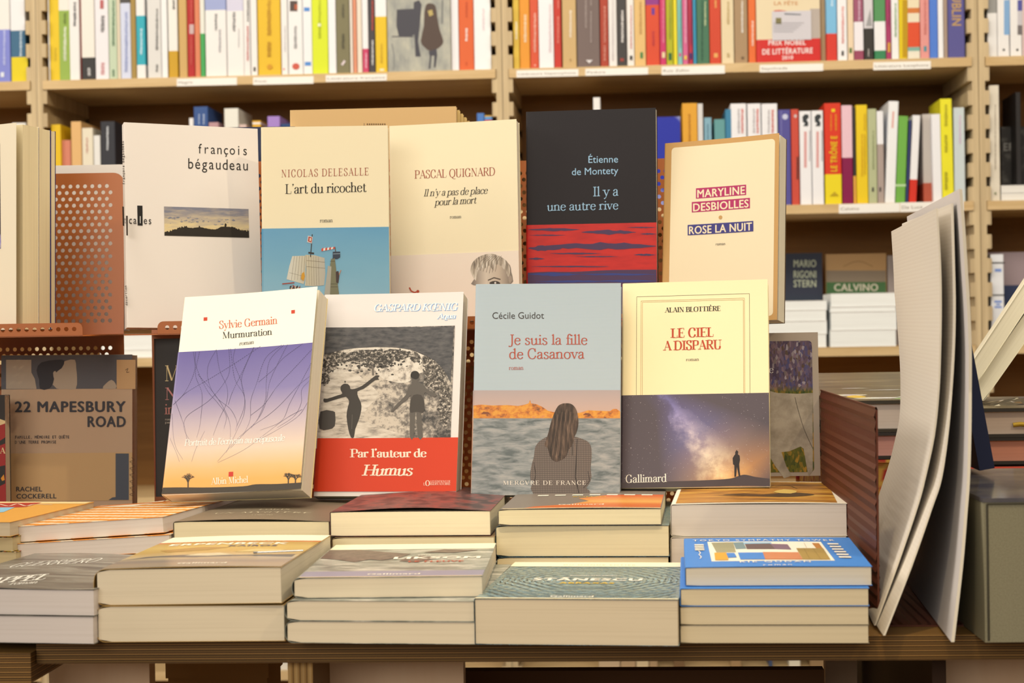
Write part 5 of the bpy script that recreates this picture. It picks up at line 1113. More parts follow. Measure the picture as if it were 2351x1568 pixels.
# navy hardback leaning on the slipcase
nv = M('#262c48', .5); q0 = at_depth(2251, 1113, 1.52); q1 = at_depth(2287, 1113, 1.52); q0.z = q1.z = bz+.0004
tp_ = at_depth(2179, 700, 1.52); an_ = math.atan2(tp_.x-q0.x, tp_.z-q0.z)
r = empty('book', Matrix.Translation(q0) @ Matrix.Rotation(an_, 4, 'Y')); tag(r, 'navy hardback leaning behind the pale grey cardboard sheet on the slipcase', 'book')
w = .0125; mb = MB(); mb.box((0, 0, .003), (.0022, .10, .155), nv); mb.box((w-.0022, 0, .003), (w, .10, .155), nv); mb.box((.0022, 0, .003), (w-.0022, .0022, .155), nv); bevel(mb.build('cover', r), .0006); mb = MB(); mb.box((.0024, .0024, .006), (w-.0024, .097, .152), pages('#e0d0b0', 'X')); mb.build('page_block', r)
# pile of large wrapped hardbacks behind
film = NB('glossy_wrapped_photo', .34, .4); v = film.noise(film.coord((7, 40, 1)), 1, 5, .7); film.out(film.ramp(v, [(.33, '#4a3f2c'), (.52, '#6f5f42'), (.66, '#8f7e5a'), (.74, '#d9d0b4')]))
orn = NB('ornate_red_gold', .4); vo = orn.n('ShaderNodeTexVoronoi', feature='DISTANCE_TO_EDGE'); vo.inputs['Scale'].default_value = 1; orn.link(orn.coord((60, 60, 60)), vo.inputs['Vector']); orn.out(orn.ramp(vo.outputs[0], [(.05, '#d0a24a'), (.2, '#b5382e'), (.45, '#2e2a4a')]))
dc = 1.86; ytops = [(922, 982), (1000, 1046), (1054, 1112)]
def big(label, z0, z1, covm, paper, dx=0, hard=True, tilt=0):
    a = at_depth(1897+dx, 1000, dc); rr = empty('book', Matrix.Translation((a.x, a.y, z0)) @ Matrix.Rotation(.02, 4, 'Z') @ Matrix.Rotation(tilt, 4, 'X')); tag(rr, label, 'book', 'pile of large wrapped hardbacks'); W, D, h = .130, .30, z1-z0
    mb = MB(); c = .003; mb.box((0, 0, 0), (W, D, c), covm); mb.box((0, 0, h-c), (W, D, h), covm); mb.box((0, D-c, c), (W, D, h-c), covm); bevel(mb.build('cover', rr), .0008)
    mb = MB(); mb.box((.004, .004, c+.0002), (W-.004, D-c-.0005, h-c-.0002), pages(paper) if paper[0] == '#' else covm); mb.build('page_block', rr)
    return rr
zz = lambda y: at_depth(1960, y, dc).z
za, zb_, zc_, zd = zz(921), zz(993), zz(1050), zz(1056)
big('ornate red, navy and gold covered book at the bottom of the wrapped pile', ZT+.0006, zd, orn.m, 'cloth', 2)
big('hardback with pink page edges in the middle of the wrapped pile', zd+.0006, zb_-.0005, M('#3b3530', .4), '#dba090', 4)
topb = big('wrapped hardback with a dark glossy photograph on top of the pile behind the bookend', zb_, za, M('#4a4338', .35), '#e6d4c0', 0, tilt=.066)
mb = MB(); mb.box((.0002, .0005, za-zb_+.0001), (.1298, .2995, za-zb_+.0006), film.m); mb.build('jacket', topb)
mb = MB(); Hh = za-zb_+.0007; fl = M('#e9e6dc', .1, .85, .6)
for (x, y, l, wd__) in ((.01, .05, .04, .012), (.03, .02, .05, .010), (.075, .03, .045, .008), (.03, .12, .03, .004), (.05, .10, .06, .003)): mb.flat([smoothline([(x, y), (x+l*.4, y+wd__), (x+l, y+wd__*.3), (x+l*.5, y-wd__*.4)], 3, True)], fl, lambda u, v: (u, v, Hh))
ye = M('#e0b93c', .3); mb.flat([smoothline([(.025, .035), (.035, .05), (.045, .035), (.035, .024)], 4, True)], ye, lambda u, v: (u, v, Hh+.0001)); gr = M('#8fae62', .3); mb.flat([smoothline([(.07, .012), (.085, .02), (.095, .012), (.08, .006)], 4, True)], gr, lambda u, v: (u, v, Hh+.0001)); mb.build('cover_picture', topb)
# wrinkled clear film on the pile
clear = NB('clear_film', .08); clear.b.inputs['Transmission Weight'].default_value = 1; clear.b.inputs['IOR'].default_value = 1.08; clear.b.inputs['Base Color'].default_value = (.97, .96, .93, 1)
o0 = at_depth(2268, 935, 1.84); r = empty('plastic_wrap', Matrix.Translation((o0.x, o0.y, at_depth(2300, 938, 1.80).z+.0008))); tag(r, 'crumpled clear plastic film on the wrapped pile at the right edge', 'plastic film'); q = random.Random(5)
mb = MB(); rows = []
for i in range(10):
    rows.append([(.0+i*.010, j*.009-.03, .0012+.006*math.sin(math.pi*(i+.5)/10)*math.sin(math.pi*(j+.5)/9)+q.uniform(-.0014, .0014)*(0 < i < 9 and 0 < j < 8)) for j in range(9)])
mb.grid(rows, clear.m, sm=False); mb.build('film', r)
# second wrapped pile, right edge
dc2 = 1.80
def big2(label, ya, yb2, covm, paper, dx=0):
    a = at_depth(2225+dx, 1000, dc2); zt_, zb2 = at_depth(2300, ya, dc2).z, at_depth(2300, yb2, dc2).z
    rr = empty('book', Matrix.Translation((a.x, a.y, zb2))); tag(rr, label, 'book', 'wrapped hardbacks at the right edge'); W, D, h = .22, .26, zt_-zb2
    mb = MB(); c = .003; mb.box((0, 0, 0), (W, D, c), covm); mb.box((0, 0, h-c), (W, D, h), covm); mb.box((0, D-c, c), (W, D, h-c), covm); bevel(mb.build('cover', rr), .0008)
    mb = MB(); mb.box((.004, .004, c+.0002), (W-.004, D-c-.0005, h-c-.0002), pages(paper)); mb.build('page_block', rr); return rr, h
def zy(y): return at_depth(2300, y, dc2).z
rr, h = big2('wrapped hardback with a yellow fleck, top of the right edge pile', 938, 1004, M('#403a32', .3), '#d8bfa6'); 
mb = MB(); mb.box((.0002, .0005, h), (.2198, .2595, h+.0006), film.m); mb.build('jacket', rr)
mb = MB(); mb.tube([(.043, .0034, h*.42), (.05, .003, h*.45), (.062, .0034, h*.40)], .0022, M('#c9a02e', .5)); mb.build('tassel', rr)
big2('hardback with salmon pink page edges in the right edge pile', 1004.5, 1066, M('#38322c', .4), '#e39a7c', 6)
a = at_depth(2238, 1083, dc2)
rr, h = big2('coral red book low in the right edge pile', 1071, 1090, M('#e8614a', .4), '#e39a7c', 3)
zb3 = at_depth(2300, 1090, dc2).z
rr = empty('storage_box', Matrix.Translation((at_depth(2222, 1100, dc2).x, at_depth(2222, 1100, dc2).y+.01, ZT+.0004))); tag(rr, 'dark box carrying the right edge pile behind the slipcase', 'box')
mb = MB(); mb.box((0, 0, 0), (.2, .22, zb3-ZT-.0316), M('#5a5044', .6)); bevel(mb.build('body', rr), .002); mb = MB(); mb.box((-.001, -.001, zb3-ZT-.0314), (.201, .221, zb3-ZT-.0008), M('#51483d', .6)); bevel(mb.build('lid', rr), .002)
# spare gap between coral book and salmon hardback
g0, g1 = zy(1071), zy(1066)
rr = empty('book', Matrix.Translation((at_depth(2300, 1068, dc2).x-.03, at_depth(2300, 1068, dc2).y+.004, g0+.0004))); tag(rr, 'thin black paperback between the coral book and the salmon hardback', 'book')
mb = MB(); mb.box((0, 0, 0), (.14, .2, g1-g0-.0008), M('#332d27', .5)); mb.build('cover', rr)
# two cream books leaning like a ramp on the right edge pile
pA, pB = at_depth(2262, 905, 1.86), at_depth(2400, 625, 1.86)
for k, (x0, y0, x1, y1, T) in enumerate(((2258, 922, 2351, 790, .0165), (2240, 886, 2345, 728, .0158))):
    a = at_depth(x0, y0, 1.86); ya = -.165; nn = Vector((-math.sin(ya), math.cos(ya), 0)); ry = rayw(x1, y1); b_ = CAMP+ry*((a-CAMP).dot(nn)/ry.dot(nn))
    e = b_-a; an_ = math.atan2(e.z, math.hypot(e.x, e.y))
    m = Matrix.Translation(a) @ Matrix.Rotation(ya, 4, 'Z') @ Matrix.Rotation(-an_, 4, 'Y')
    b = Book('book', ['lower of two cream books leaning as a ramp at the right edge', 'upper of two cream books leaning as a ramp at the right edge'][k], 'book', m, .205, .14, T, M('#fbeeca', .6, .88), paper='#fff2cc', group='books leaning at the right edge'); b.done()
# ------------------------------------------------------------------ spine-out books on the wall shelves
def spine_book(label, group, x0, x1, yt, yb, segs, shelf_z, inset=.012, tilt=None, height=None, marks=(), txt=(), depth=.135, paper='#e6d6b4'):
    """x0..x1 photo columns of the spine at its foot, yt photo row of the top (or height), segs = [(colour, row where it ends)]"""
    Y = FY+inset; a, b = at_y(x0, yb, Y), at_y(x1, yb, Y); w = b.x-a.x-.0006
    if height is None: height = at_y((x0+x1)/2, yt, Y).z-shelf_z
    m = Matrix.Translation((a.x+.0003, Y, shelf_z+.0002))
    if tilt:
        t = math.radians(tilt); m = m @ (Matrix.Translation((w, 0, 0)) @ Matrix.Rotation(t, 4, 'Y') @ Matrix.Translation((-w, 0, 0)) if t > 0 else Matrix.Rotation(t, 4, 'Y'))
    r = empty('book', m); tag(r, label, 'book', group)
    cm = MB(); inv = m.inverted()
    def zrow(y):
        p = inv @ at_y((x0+x1)/2, y, Y); return p.z
    zs = [height]+[max(.001, min(height, zrow(y))) for c, y in segs[:-1]]+[0]
    for (c, _), zt_, zb_ in zip(segs, zs, zs[1:]):
        mm = M(c, .5) if isinstance(c, str) else c; e = min(.0009, w*.2)
        cm.face([(e, 0, zb_), (w-e, 0, zb_), (w-e, 0, zt_), (e, 0, zt_)], mm); cm.face([(0, e, zb_), (e, 0, zb_), (e, 0, zt_), (0, e, zt_)], mm); cm.face([(w-e, 0, zb_), (w, e, zb_), (w, e, zt_), (w-e, 0, zt_)], mm)
        cm.face([(0, depth, zb_), (0, e, zb_), (0, e, zt_), (0, depth, zt_)], mm); cm.face([(w, e, zb_), (w, depth, zb_), (w, depth, zt_), (w, e, zt_)], mm)
    k = 0
    def P(u, y): 
        q = inv @ at_y(u, y, Y); return q.x, q.z
    for mk in marks:
        col, *pts = mk; k += 1
        if len(pts) == 4 and not isinstance(pts[0], tuple): pts = [(pts[0], pts[1]), (pts[2], pts[1]), (pts[2], pts[3]), (pts[0], pts[3])]
        L_ = [P(*p) for p in pts]; A = sum(s[0]*t[1]-t[0]*s[1] for s, t in zip(L_, L_[1:]+L_[:1]))
        cm.flat([L_ if A > 0 else L_[::-1]], M(col, .5), lambda u, v, k=k: (u, -.0002-.00006*k, v))
    for st, ya, yb_, hpx, col, style in txt:          # lettering running up or down the spine
        xc = (x0+x1)/2; s = 1 if yb_ < ya else -1; k += 1
        p0, p1 = Vector(P(xc+s*hpx/2, ya)), Vector(P(xc+s*hpx/2, yb_)); pc = Vector(P(xc-s*hpx/2, ya)); adv, polys = lettering(st, style); U, V = (p1-p0)/adv, (pc-p0)/70
        for q, x in plies_of(polys, style): cm.flat([[tuple(p0+U*p[0]+V*p[1]) for p in q]], M(col, .5), lambda u, v, k=k, x=x: (u, -.0002-.00006*k-x, v))
    cm.build('cover', r)
    pb = MB(); pb.box((.0006, .0012, .0006), (w-.0006, depth-.0008, height-.0009), pages(paper, 'X')); pb.build('page_block', r); return r
def bars(x0, x1, runs, col):
    """blurred runs of small print down a spine: rows between pairs"""
    xc = (x0+x1)/2; w = max(1.2, (x1-x0)*.13); out = []; q = random.Random(int(x0*7+x1))
    for ya, yb in runs:
        y = ya
        while y < yb:
            h = q.uniform(2.5, 5); out.append((col, xc-w*q.uniform(.6, 1.1), y, xc+w*q.uniform(.6, 1.1), min(yb, y+h))); y += h+q.uniform(.6, 1.4)
    return out
W_, K_ = '#fdf6ea', '#3a3634'
NAMES = {}
def color_row(rows, place, shelf_z, group, default_h=None):
    """rows: (name, x0, x1, ytop or None, ybottom, segs, opts)"""
    cnt = {}; tot = {}
    for r_ in rows: tot[r_[0]] = tot.get(r_[0], 0)+1
    ordn = ['first', 'second', 'third', 'fourth', 'fifth', 'sixth', 'seventh', 'eighth', 'ninth', 'tenth', 'eleventh', 'twelfth']
    for i, (nm, x0, x1, yt, yb, segs, o) in enumerate(rows):
        cnt[nm] = cnt.get(nm, 0)+1
        o = dict(o)
        if tot[nm] > 1: lab = f"book with {nm} spine, {ordn[cnt[nm]-1]} from left, {place}"
        else: lab = f"book with {nm} spine, {place}"
        if yt is None: o.setdefault('height', R.uniform(.196, .214))
        spine_book(lab, group, x0, x1, yt or 0, yb, segs, shelf_z, **o)
g1 = 'books on the top shelf of the bookcase'
row = [
 ('thin white', 112, 115.7, None, 184, [(W_, 0)], {}),
 ('narrow yellow', 116, 138.5, None, 183, [('#f6cf28', 0)], dict(marks=bars(116, 139, [(110, 140)], '#d9b420'))),
 ('green and cream', 137, 161.5, None, 181, [('#fbf3e0', 24), ('#a0bb52', 0)], dict(marks=bars(137, 162, [(62, 140)], '#e9ecc8')+bars(137, 162, [(30, 55)], '#7d9440'))),
 ('slim white', 161, 184, None, 183, [(W_, 0)], dict(marks=bars(160, 184, [(5, 60)], '#7d7a78'))),
 ('slim red', 184.5, 188.3, None, 180, [('#c03a2a', 0)], dict(inset=.02)),
 ('cream with a black foot', 188.5, 219, None, 179.5, [('#fdf3e0', 132), ('#3c3a38', 0)], dict(marks=bars(190, 219, [(156, 174)], '#d8d4cc'))),
 ('white with small red lettering', 220, 251, None, 183, [('#fbf3ee', 0)], dict(marks=bars(220, 252, [(144, 172)], '#d99a98')+bars(220, 252, [(36, 74)], '#8f8a86')+[('#c86a68', 230, 0, 238, 20)])),
 ('pale green', 251.5, 270, None, 182, [('#cfdcb8', 0)], dict(marks=bars(251, 270, [(0, 105), (160, 176)], '#6b8a68'))),
 ('thin beige', 270, 278.5, None, 182, [('#e9d9b8', 0)], {}),
 ('lavender', 278.5, 302, None, 181, [('#57524c', 7), ('#dfe2f0', 0)], dict(marks=bars(278, 302, [(28, 165)], '#a9b2d4'))),
 ('mustard brown', 302, 314, None, 181, [('#b0904a', 0)], {}),
 ('white with a turquoise band', 314.5, 335, None, 174, [(W_, 36), ('#38b4c0', 149), (W_, 0)], dict(marks=bars(314, 335, [(66, 125)], '#d2eef0'))),
 ('wide greyish white', 340, 371.5, None, 179, [('#ece6da', 0)], dict(marks=bars(350, 371, [(20, 115), (148, 165)], '#8f8b84'))),
 ('plain white', 372, 386, None, 178, [('#fffaf0', 0)], {}),
 ('white with a mustard foot', 388, 409.5, None, 178, [('#fdf5e4', 117), ('#d8a628', 0)], dict(marks=bars(388, 410, [(0, 22)], '#4c4844'))),
 ('tan', 412, 431, None, 176, [('#dab06a', 0)], {}),
 ('dark red', 431.5, 448, None, 175, [('#c02a2a', 0)], dict(marks=[('#d8b8b0', 435, 56, 445, 78)]+bars(431, 448, [(0, 50), (84, 150)], '#d65a4c'))),
 ('salmon', 448.5, 461, None, 175, [('#e88a60', 0)], {}),
 ('white with a green foot', 461, 472, None, 175, [('#f4f0dc', 77), ('#4cae5c', 0)], {}),
 ('broad white with a lilac head', 473, 521.5, None, 175, [('#a9b2d8', 23), (W_, 0)], dict(marks=bars(485, 507, [(32, 70)], '#8f8c88')+bars(495, 515, [(68, 120)], '#c2bdb8'))),
 ('white with a pale mauve head', 522.5, 561, None, 174, [('#e2dce8', 25), (W_, 0)], dict(marks=bars(525, 550, [(28, 72)], '#8f8c88')+bars(545, 552, [(66, 110)], '#c2bdb8'))),
 ('narrow white with grey and red lettering', 561, 576, None, 174, [('#fbf4e8', 0)], dict(marks=bars(561, 577, [(0, 50)], '#77736f')+bars(561, 577, [(60, 140)], '#dc8a84'))),
 ('narrow white with a dark spot', 577, 592, None, 173, [(W_, 0)], dict(marks=[(K_, 582, 154, 587, 164)])),
 ('broad golden yellow', 593.5, 646, None, 172, [('#f5c52e', 0)], dict(marks=bars(600, 636, [(0, 82), (96, 130)], '#cf9a22')+[('#e0a028', (613, 152), (618, 147), (624, 149), (626, 155), (621, 160), (615, 158))])),
 ('white with a small red tick', 647, 662, None, 171.5, [(W_, 0)], dict(marks=[('#e08a80', 650, 157, 654, 161)]+bars(647, 662, [(60, 120)], '#d8d2cc'))),
 ('white with a red oval', 663, 696.5, None, 171, [('#fdf8ee', 0)], dict(marks=[('#5a4a44', 665.5, 2, 683, 26), ('#c0603c', 676, 10, 683, 22)]+bars(665, 692, [(60, 112)], '#a9a5a0')+[('#d9604c', *[(679.5+8.5*math.cos(t*.524), 152.5+7.5*math.sin(t*.524)) for t in range(12)])])),
 ('white with two blue squares', 697, 718, None, 170, [('#fffaf2', 0)], dict(marks=[('#5a96d8', 698, 17, 711, 26), ('#5a96d8', 700, 142, 714, 151)])),
 ('lime yellow', 718, 754.5, None, 169.5, [('#e6f02a', 0)], dict(marks=bars(722, 746, [(0, 88)], '#c2cc22')+[('#f8f8c8', 730, 54, 737, 61)])),
 ('white between lime and olive', 755, 773, None, 168.5, [('#fffaf2', 0)], {}),
 ('olive', 773.5, 804, None, 167.5, [('#857d58', 0)], dict(marks=bars(776, 800, [(10, 42), (78, 112)], '#5c5640')+[('#f0dcd8', (783, 148), (790, 138), (794, 141), (787, 151))])),
 ('thin cream', 804.5, 811.5, None, 166.5, [('#f4e6d2', 0)], {}),
 ('thin coral', 812, 820.5, None, 166, [('#ec9a74', 0)], {}),
 ('thin pale peach', 821, 832.5, None, 166, [('#f8e6cc', 0)], {}),
 ('white with a pink foot', 833, 847, None, 165.5, [('#fff8f0', 112), ('#d8456a', 0)], dict(marks=bars(833, 848, [(122, 156)], '#f0b8c4'))),
 ('charcoal with red and white lettering', 847.5, 862.5, None, 165, [('#4a4446', 0)], dict(marks=bars(849, 862, [(92, 150)], '#f0ebe2')+bars(849, 862, [(0, 70)], '#d8503c'))),
 ('white over golden yellow', 863, 890, None, 165, [('#fffaf0', 38), ('#f4ca28', 0)], dict(marks=bars(866, 886, [(100, 145)], '#d8ac1e')+[('#fbeec0', 872, 158, 882, 163)])),
 ('white right of the street scene', 1037, 1054.5, None, 160.5, [('#fdf8f2', 0)], {}),
 ('orange', 1055, 1089, None, 160, [('#ea6a34', 0)], dict(marks=bars(1060, 1082, [(65, 95)], '#fbe8d8')+bars(1062, 1080, [(5, 40), (143, 150)], '#d2532a'))),
 ('white at the right end', 1089.5, 1128.5, None, 160, [('#fffcf6', 0)], dict(marks=bars(1100, 1120, [(20, 70)], '#f0dcd8'))),
]
color_row(row, 'left bay top shelf', S1, g1)
row = [('white over periwinkle', -4, 25, None, 187, [('#fdf5e6', 68), ('#8a90d8', 0)], dict(marks=bars(0, 20, [(70, 150)], '#c8ccf0')+[('#eef0fa', 2, 166, 10, 177)])), ('white over teal', 26, 60, None, 186, [('#fdf8f0', 70), ('#42708c', 0)], dict(marks=bars(38, 58, [(72, 130)], '#c8d8de'))) ]
color_row(row, 'left edge top shelf', S1, g1)
# yellow band folded around the teal book
Yq = FY+.0115; a, b = at_y(26.5, 130, Yq), at_y(66, 188, Yq); mb = MB(); zz_ = at_y(45, 131, Yq).z
mb.box((a.x, Yq-.0006, S1+.0004), (min(b.x, seams[1]-PT-.001), Yq-.0002, zz_), M('#f2d81e', .5)); o = mb.build('paper_band'); tag(o, 'bright yellow paper band around the teal book at the left edge', 'paper band')
row = [
 ('yellow', 1179, 1193.5, None, 155, [('#f0c84a', 0)], dict(marks=bars(1177, 1194, [(50, 90)], '#fbeec8'))),
 ('light orange', 1194, 1217.5, None, 154.5, [('#f4a032', 0)], dict(marks=bars(1194, 1218, [(34, 98)], '#fbdcb0'))),
 ('orange-red', 1218, 1237.5, None, 154, [('#e45a38', 0)], dict(marks=bars(1218, 1238, [(30, 120), (148, 153)], '#f4b49c'))),
 ('white with faint pink lettering', 1238, 1272.5, None, 153.5, [('#fffaf4', 0)], dict(marks=bars(1252, 1274, [(10, 120)], '#f0dad6'))),
 ('bright red', 1273, 1290, None, 152.5, [('#d23a2c', 0)], dict(marks=bars(1273, 1290, [(0, 20), (38, 100)], '#e8806c'))),
 ('light tan', 1292, 1324.5, None, 152, [('#d9b478', 0)], dict(marks=bars(1300, 1320, [(24, 86)], '#f8e8cc')+bars(1304, 1316, [(135, 142)], '#b08a50'))),
 ('wide grey-brown', 1325.5, 1378, None, 151, [('#7d6a62', 0)], dict(marks=bars(1336, 1354, [(0, 64)], '#a8968c')+bars(1352, 1362, [(0, 14), (26, 98)], '#b8a69c')+[('#efe6de', (1345, 138), (1361, 138), (1353, 146))])),
 ('brick red', 1379, 1398, None, 149.5, [('#b8452f', 0)], dict(marks=bars(1379, 1398, [(14, 98), (104, 140)], '#d88a74'))),
 ('off-white', 1398.5, 1417.5, None, 149, [('#f8f0e4', 0)], dict(marks=bars(1400, 1414, [(0, 140)], '#dfd3cb'))),
 ('charcoal', 1418, 1440, None, 148.5, [('#46423f', 0)], dict(marks=bars(1418, 1440, [(24, 98)], '#e8e0d4')+[('#a8473c', 1424, 134, 1432, 141)])),
 ('white with red lettering and a black foot mark', 1440.5, 1457, None, 148, [('#fbf3e4', 0)], dict(marks=bars(1441, 1457, [(12, 112)], '#e0a49a')+[(K_, 1446, 128, 1452, 138)])),
 ('peach tan with a green foot mark', 1457.5, 1483.5, None, 147.5, [('#efc47c', 0)], dict(marks=bars(1460, 1481, [(4, 78)], '#cfa05a')+[('#4a8a4a', 1470, 120, 1476, 134)])),
 ('scarlet with a purple head', 1484, 1515.5, None, 147, [('#9a3a8a', 11), ('#e4502e', 0)], dict(marks=[('#6a3a9a', 1496, 18, 1503, 34)]+bars(1488, 1512, [(72, 106)], '#c83a3a'))),
 ('magenta', 1516, 1530, None, 146.5, [('#d83a6c', 0)], dict(marks=bars(1516, 1530, [(0, 100)], '#f08aa4')+[('#f0dca8', 1520, 120, 1527, 133)])),
 ('olive lime', 1530.5, 1546.5, None, 146.3, [('#bcbc24', 0)], dict(marks=bars(1531, 1546, [(0, 90)], '#94982a')+[('#2a6a3a', 1535, 122, 1542, 138)])),
 ('thin yellow', 1547, 1556, None, 146, [('#f4e22e', 0)], {}),
 ('aqua', 1556.5, 1567.5, None, 145.8, [('#8ccabc', 0)], dict(marks=[('#d04a8a', 1559, 122, 1564, 130)]+bars(1557, 1567, [(0, 110)], '#5aa49a'))),
 ('pink', 1568, 1580.5, None, 145.6, [('#e06a94', 0)], dict(marks=bars(1568, 1580, [(0, 100)], '#f4b4c4')+[('#f0d04a', 1571, 128, 1577, 137)])),
 ('crimson', 1581, 1591.5, None, 145.4, [('#c03048', 0)], dict(marks=bars(1581, 1592, [(0, 105)], '#8a2a5a')+[('#3a2a6a', 1583, 122, 1589, 136)])),
 ('thin blue', 1592, 1600, None, 145.2, [('#3a98b8', 0)], {}),
 ('dark green', 1600.5, 1629.5, None, 145, [('#4a7a5a', 0)], dict(marks=bars(1606, 1618, [(0, 138)], '#2e5a44')+bars(1612, 1626, [(4, 60)], '#c8d4a0'))),
 ('vermilion', 1630, 1656.5, None, 144.5, [('#dc4a2c', 0)], dict(marks=bars(1634, 1652, [(0, 18)], '#f0b060')+[('#f0b060', 1639, 122, 1648, 132)])),
 ('cream', 1657, 1686, None, 144, [('#f2dcae', 0)], dict(marks=bars(1660, 1684, [(4, 56), (122, 132)], '#cfb27a'))),
 ('taupe brown', 1687, 1717.5, None, 143, [('#b3926a', 0)], dict(marks=bars(1696, 1712, [(2, 76)], '#f4ead8')+[('#7d6344', 1702, 130, 1708, 136)])),
 ('deep orange', 1719, 1736.5, None, 142.5, [('#ee7434', 0)], dict(marks=bars(1719, 1737, [(48, 105)], '#fbd8c0'))),
 ('cream backed', 1885, 1896.5, None, 139, [('#dcb888', 0)], dict(inset=.03)),
 ('sky blue over red', 1897.5, 1922.5, None, 139.5, [('#84c4e4', 77), ('#e23c2c', 0)], dict(marks=bars(1900, 1920, [(0, 14)], '#d0eaf4'))),
 ('white with red lettering', 1923.5, 1946, None, 139, [('#fffaf2', 0)], dict(marks=bars(1925, 1945, [(15, 100)], '#efa69c')+[(K_, 1932, 117, 1937, 128)])),
 ('pale peach', 1947, 1961, None, 138, [('#f8dcb4', 0)], dict(marks=[('#5a7a3a', 1950, 110, 1956, 122)])),
 ('plum and white', 1961.5, 1983.5, None, 137, [('#a85a72', 50), ('#fdf4f0', 116), ('#a24a62', 0)], dict(marks=bars(1963, 1982, [(0, 48)], '#dcb4c0'))),
 ('pale grey over black', 1984.5, 2006, None, 136, [('#e4dcd8', 65), ('#38342f', 0)], dict(marks=[('#a8a4a0', (1988, 60), (1998, 20), (2002, 60))]+bars(1988, 2000, [(112, 130)], '#c8c0b4'))),
 ('green and white', 2008, 2034.5, None, 135, [('#5a9a5c', 49), ('#fdf8f0', 116), ('#3a8a58', 0)], {}),
 ('plum', 2035, 2047, None, 134.5, [('#b43a68', 0)], dict(marks=bars(2035, 2047, [(0, 60)], '#8a2a52')+[('#e0a83a', 2038, 98, 2044, 120)])),
 ('white with green lettering', 2047.5, 2064.5, None, 134, [('#fffaf0', 0)], dict(marks=bars(2048, 2064, [(8, 85)], '#7daa6a'))),
 ('bright yellow', 2065, 2083.5, None, 133.5, [('#f0d014', 0)], dict(marks=[('#c89c0c', 2072, 0, 2084, 132)])),
 ('cream with red and teal bands', 2084, 2113, None, 132.5, [('#f8e6bc', 18), ('#e0803a', 30), ('#f8e8c4', 51), ('#ea542c', 108), ('#8ab8a4', 117), ('#f4ead0', 0)], {}),
 ('rose pink', 2113.5, 2134.5, None, 132, [('#f0a094', 0)], dict(marks=bars(2114, 2134, [(0, 80)], '#d87a70')+[('#4a9aa4', 2121, 106, 2127, 118)])),
 ('cornflower blue', 2135, 2154, None, 131.5, [('#5684d8', 0)], {}),
 ('plain white', 2154.5, 2167, None, 131, [('#fffaf2', 0)], {}),
 ('thin taupe', 2167.5, 2176.5, None, 130.5, [('#b49a84', 0)], {}),
 ('indigo with gold lettering', 2177, 2216, None, 129, [('#5f5a96', 0)], dict(txt=[('DUBLIN', -30, 59, 22, '#c8a060', 'bold'), ], marks=[('#5f5a96', 2190, -60, 2192, -58)])),
]
color_row(row, 'right bay top shelf', S1, g1)
row = [('white with a grey pictured head', 2268, 2290.5, None, 132, [('#a8a49a', 30), (W_, 0)], {}), ('white with a blue picture', 2291, 2318, None, 133, [(W_, 0)], dict(marks=[('#8cb4d8', 2305, 0, 2318, 80), (K_, 2302, 112, 2307, 117)])),
 ('white with a dark picture', 2320, 2347, None, 133, [(W_, 0)], dict(marks=[('#5a5aa0', 2336, 0, 2347, 25), ('#d8d0cc', 2336, 25, 2347, 58), ('#7d7470', 2336, 58, 2347, 80), (K_, 2333, 112, 2338, 117)])), ('pale pink', 2348, 2372, None, 133, [('#f0d0c4', 0)], {})]
color_row(row, 'right edge top shelf', S1, g1)
# face-out books of the top shelf
def faceout(label, x0, x1, yb, H, T, shelf_z, mat_, group, inset=.006, name='book', paper='#e6d6b4', tilt=.0):
    Y = FY+inset; a, b = at_y(x0, yb, Y), at_y(x1, yb, Y); m = Matrix.Translation((a.x, Y, shelf_z+.0003)) @ Matrix.Rotation(math.pi/2-tilt, 4, 'X') @ Matrix.Translation((0, 0, -T))
    return Book(name, label, 'book', m, b.x-a.x, H, T, mat_, group=group, paper=paper, round_=.0008)
st_ = NB('grey_street_print', .5); v = st_.noise(st_.coord((28, 14, 1)), 1, 4, .6); st_.out(st_.ramp(v, [(.35, '#9a9a90'), (.55, '#bdb9a6'), (.7, '#d4ceb0')]))
b = faceout('face-out book with a grey painted street scene on the top shelf', 891, 1036, 161, .215, .012, S1, st_.m, g1); f = b.front; dkp = M('#4c4a50', .5); br_ = M('#5a483e', .5)
f.px([(911, 22), (950, 20), (951, 80), (940, 85), (916, 84), (910, 60)], dkp); f.px([(950, 5), (962, 0), (968, 10), (964, 60), (960, 95), (966, 130), (954, 130), (952, 90), (949, 50)], dkp); f.px([(979, 10), (990, 8), (1000, 14), (1004, 40), (1010, 70), (1018, 95), (1010, 108), (990, 118), (974, 108), (966, 94), (973, 60), (974, 30)], br_, smooth=2)
f.px([(984, 118), (1002, 112), (1004, 126), (1000, 155), (996, 155), (997, 128), (991, 128), (988, 158), (984, 158), (987, 130)], dkp); f.px([(982, 25), (992, 22), (995, 34), (986, 38)], M('#c8b06a')); f.line([(900, 100), (905, 130), (904, 160)], .002, M('#8a8a84'), False); f.line([(1016, 0), (1015, 55)], .003, M('#7d7d78')); f.line([(900, 84), (950, 84)], .002, dkp); b.done()
b = faceout('face-out cream book with a red prize band on the top shelf', 1738, 1884, 140, .205, .014, S1, M('#f4dfb4', .5), g1); f = b.front; rb = M('#dc2a24', .4)
f.text('LA FÊTE', (1777, 12), (1832, 12), 9, 'bold', M('#d8975c'));
f.px([(1776, 24), (1790, 23), (1806, 25), (1796, 29), (1780, 29)], M('#d8402c')); f.px([(1860, 20), (1882, 20), (1882, 90), (1860, 90)], M('#c4b4a4'))
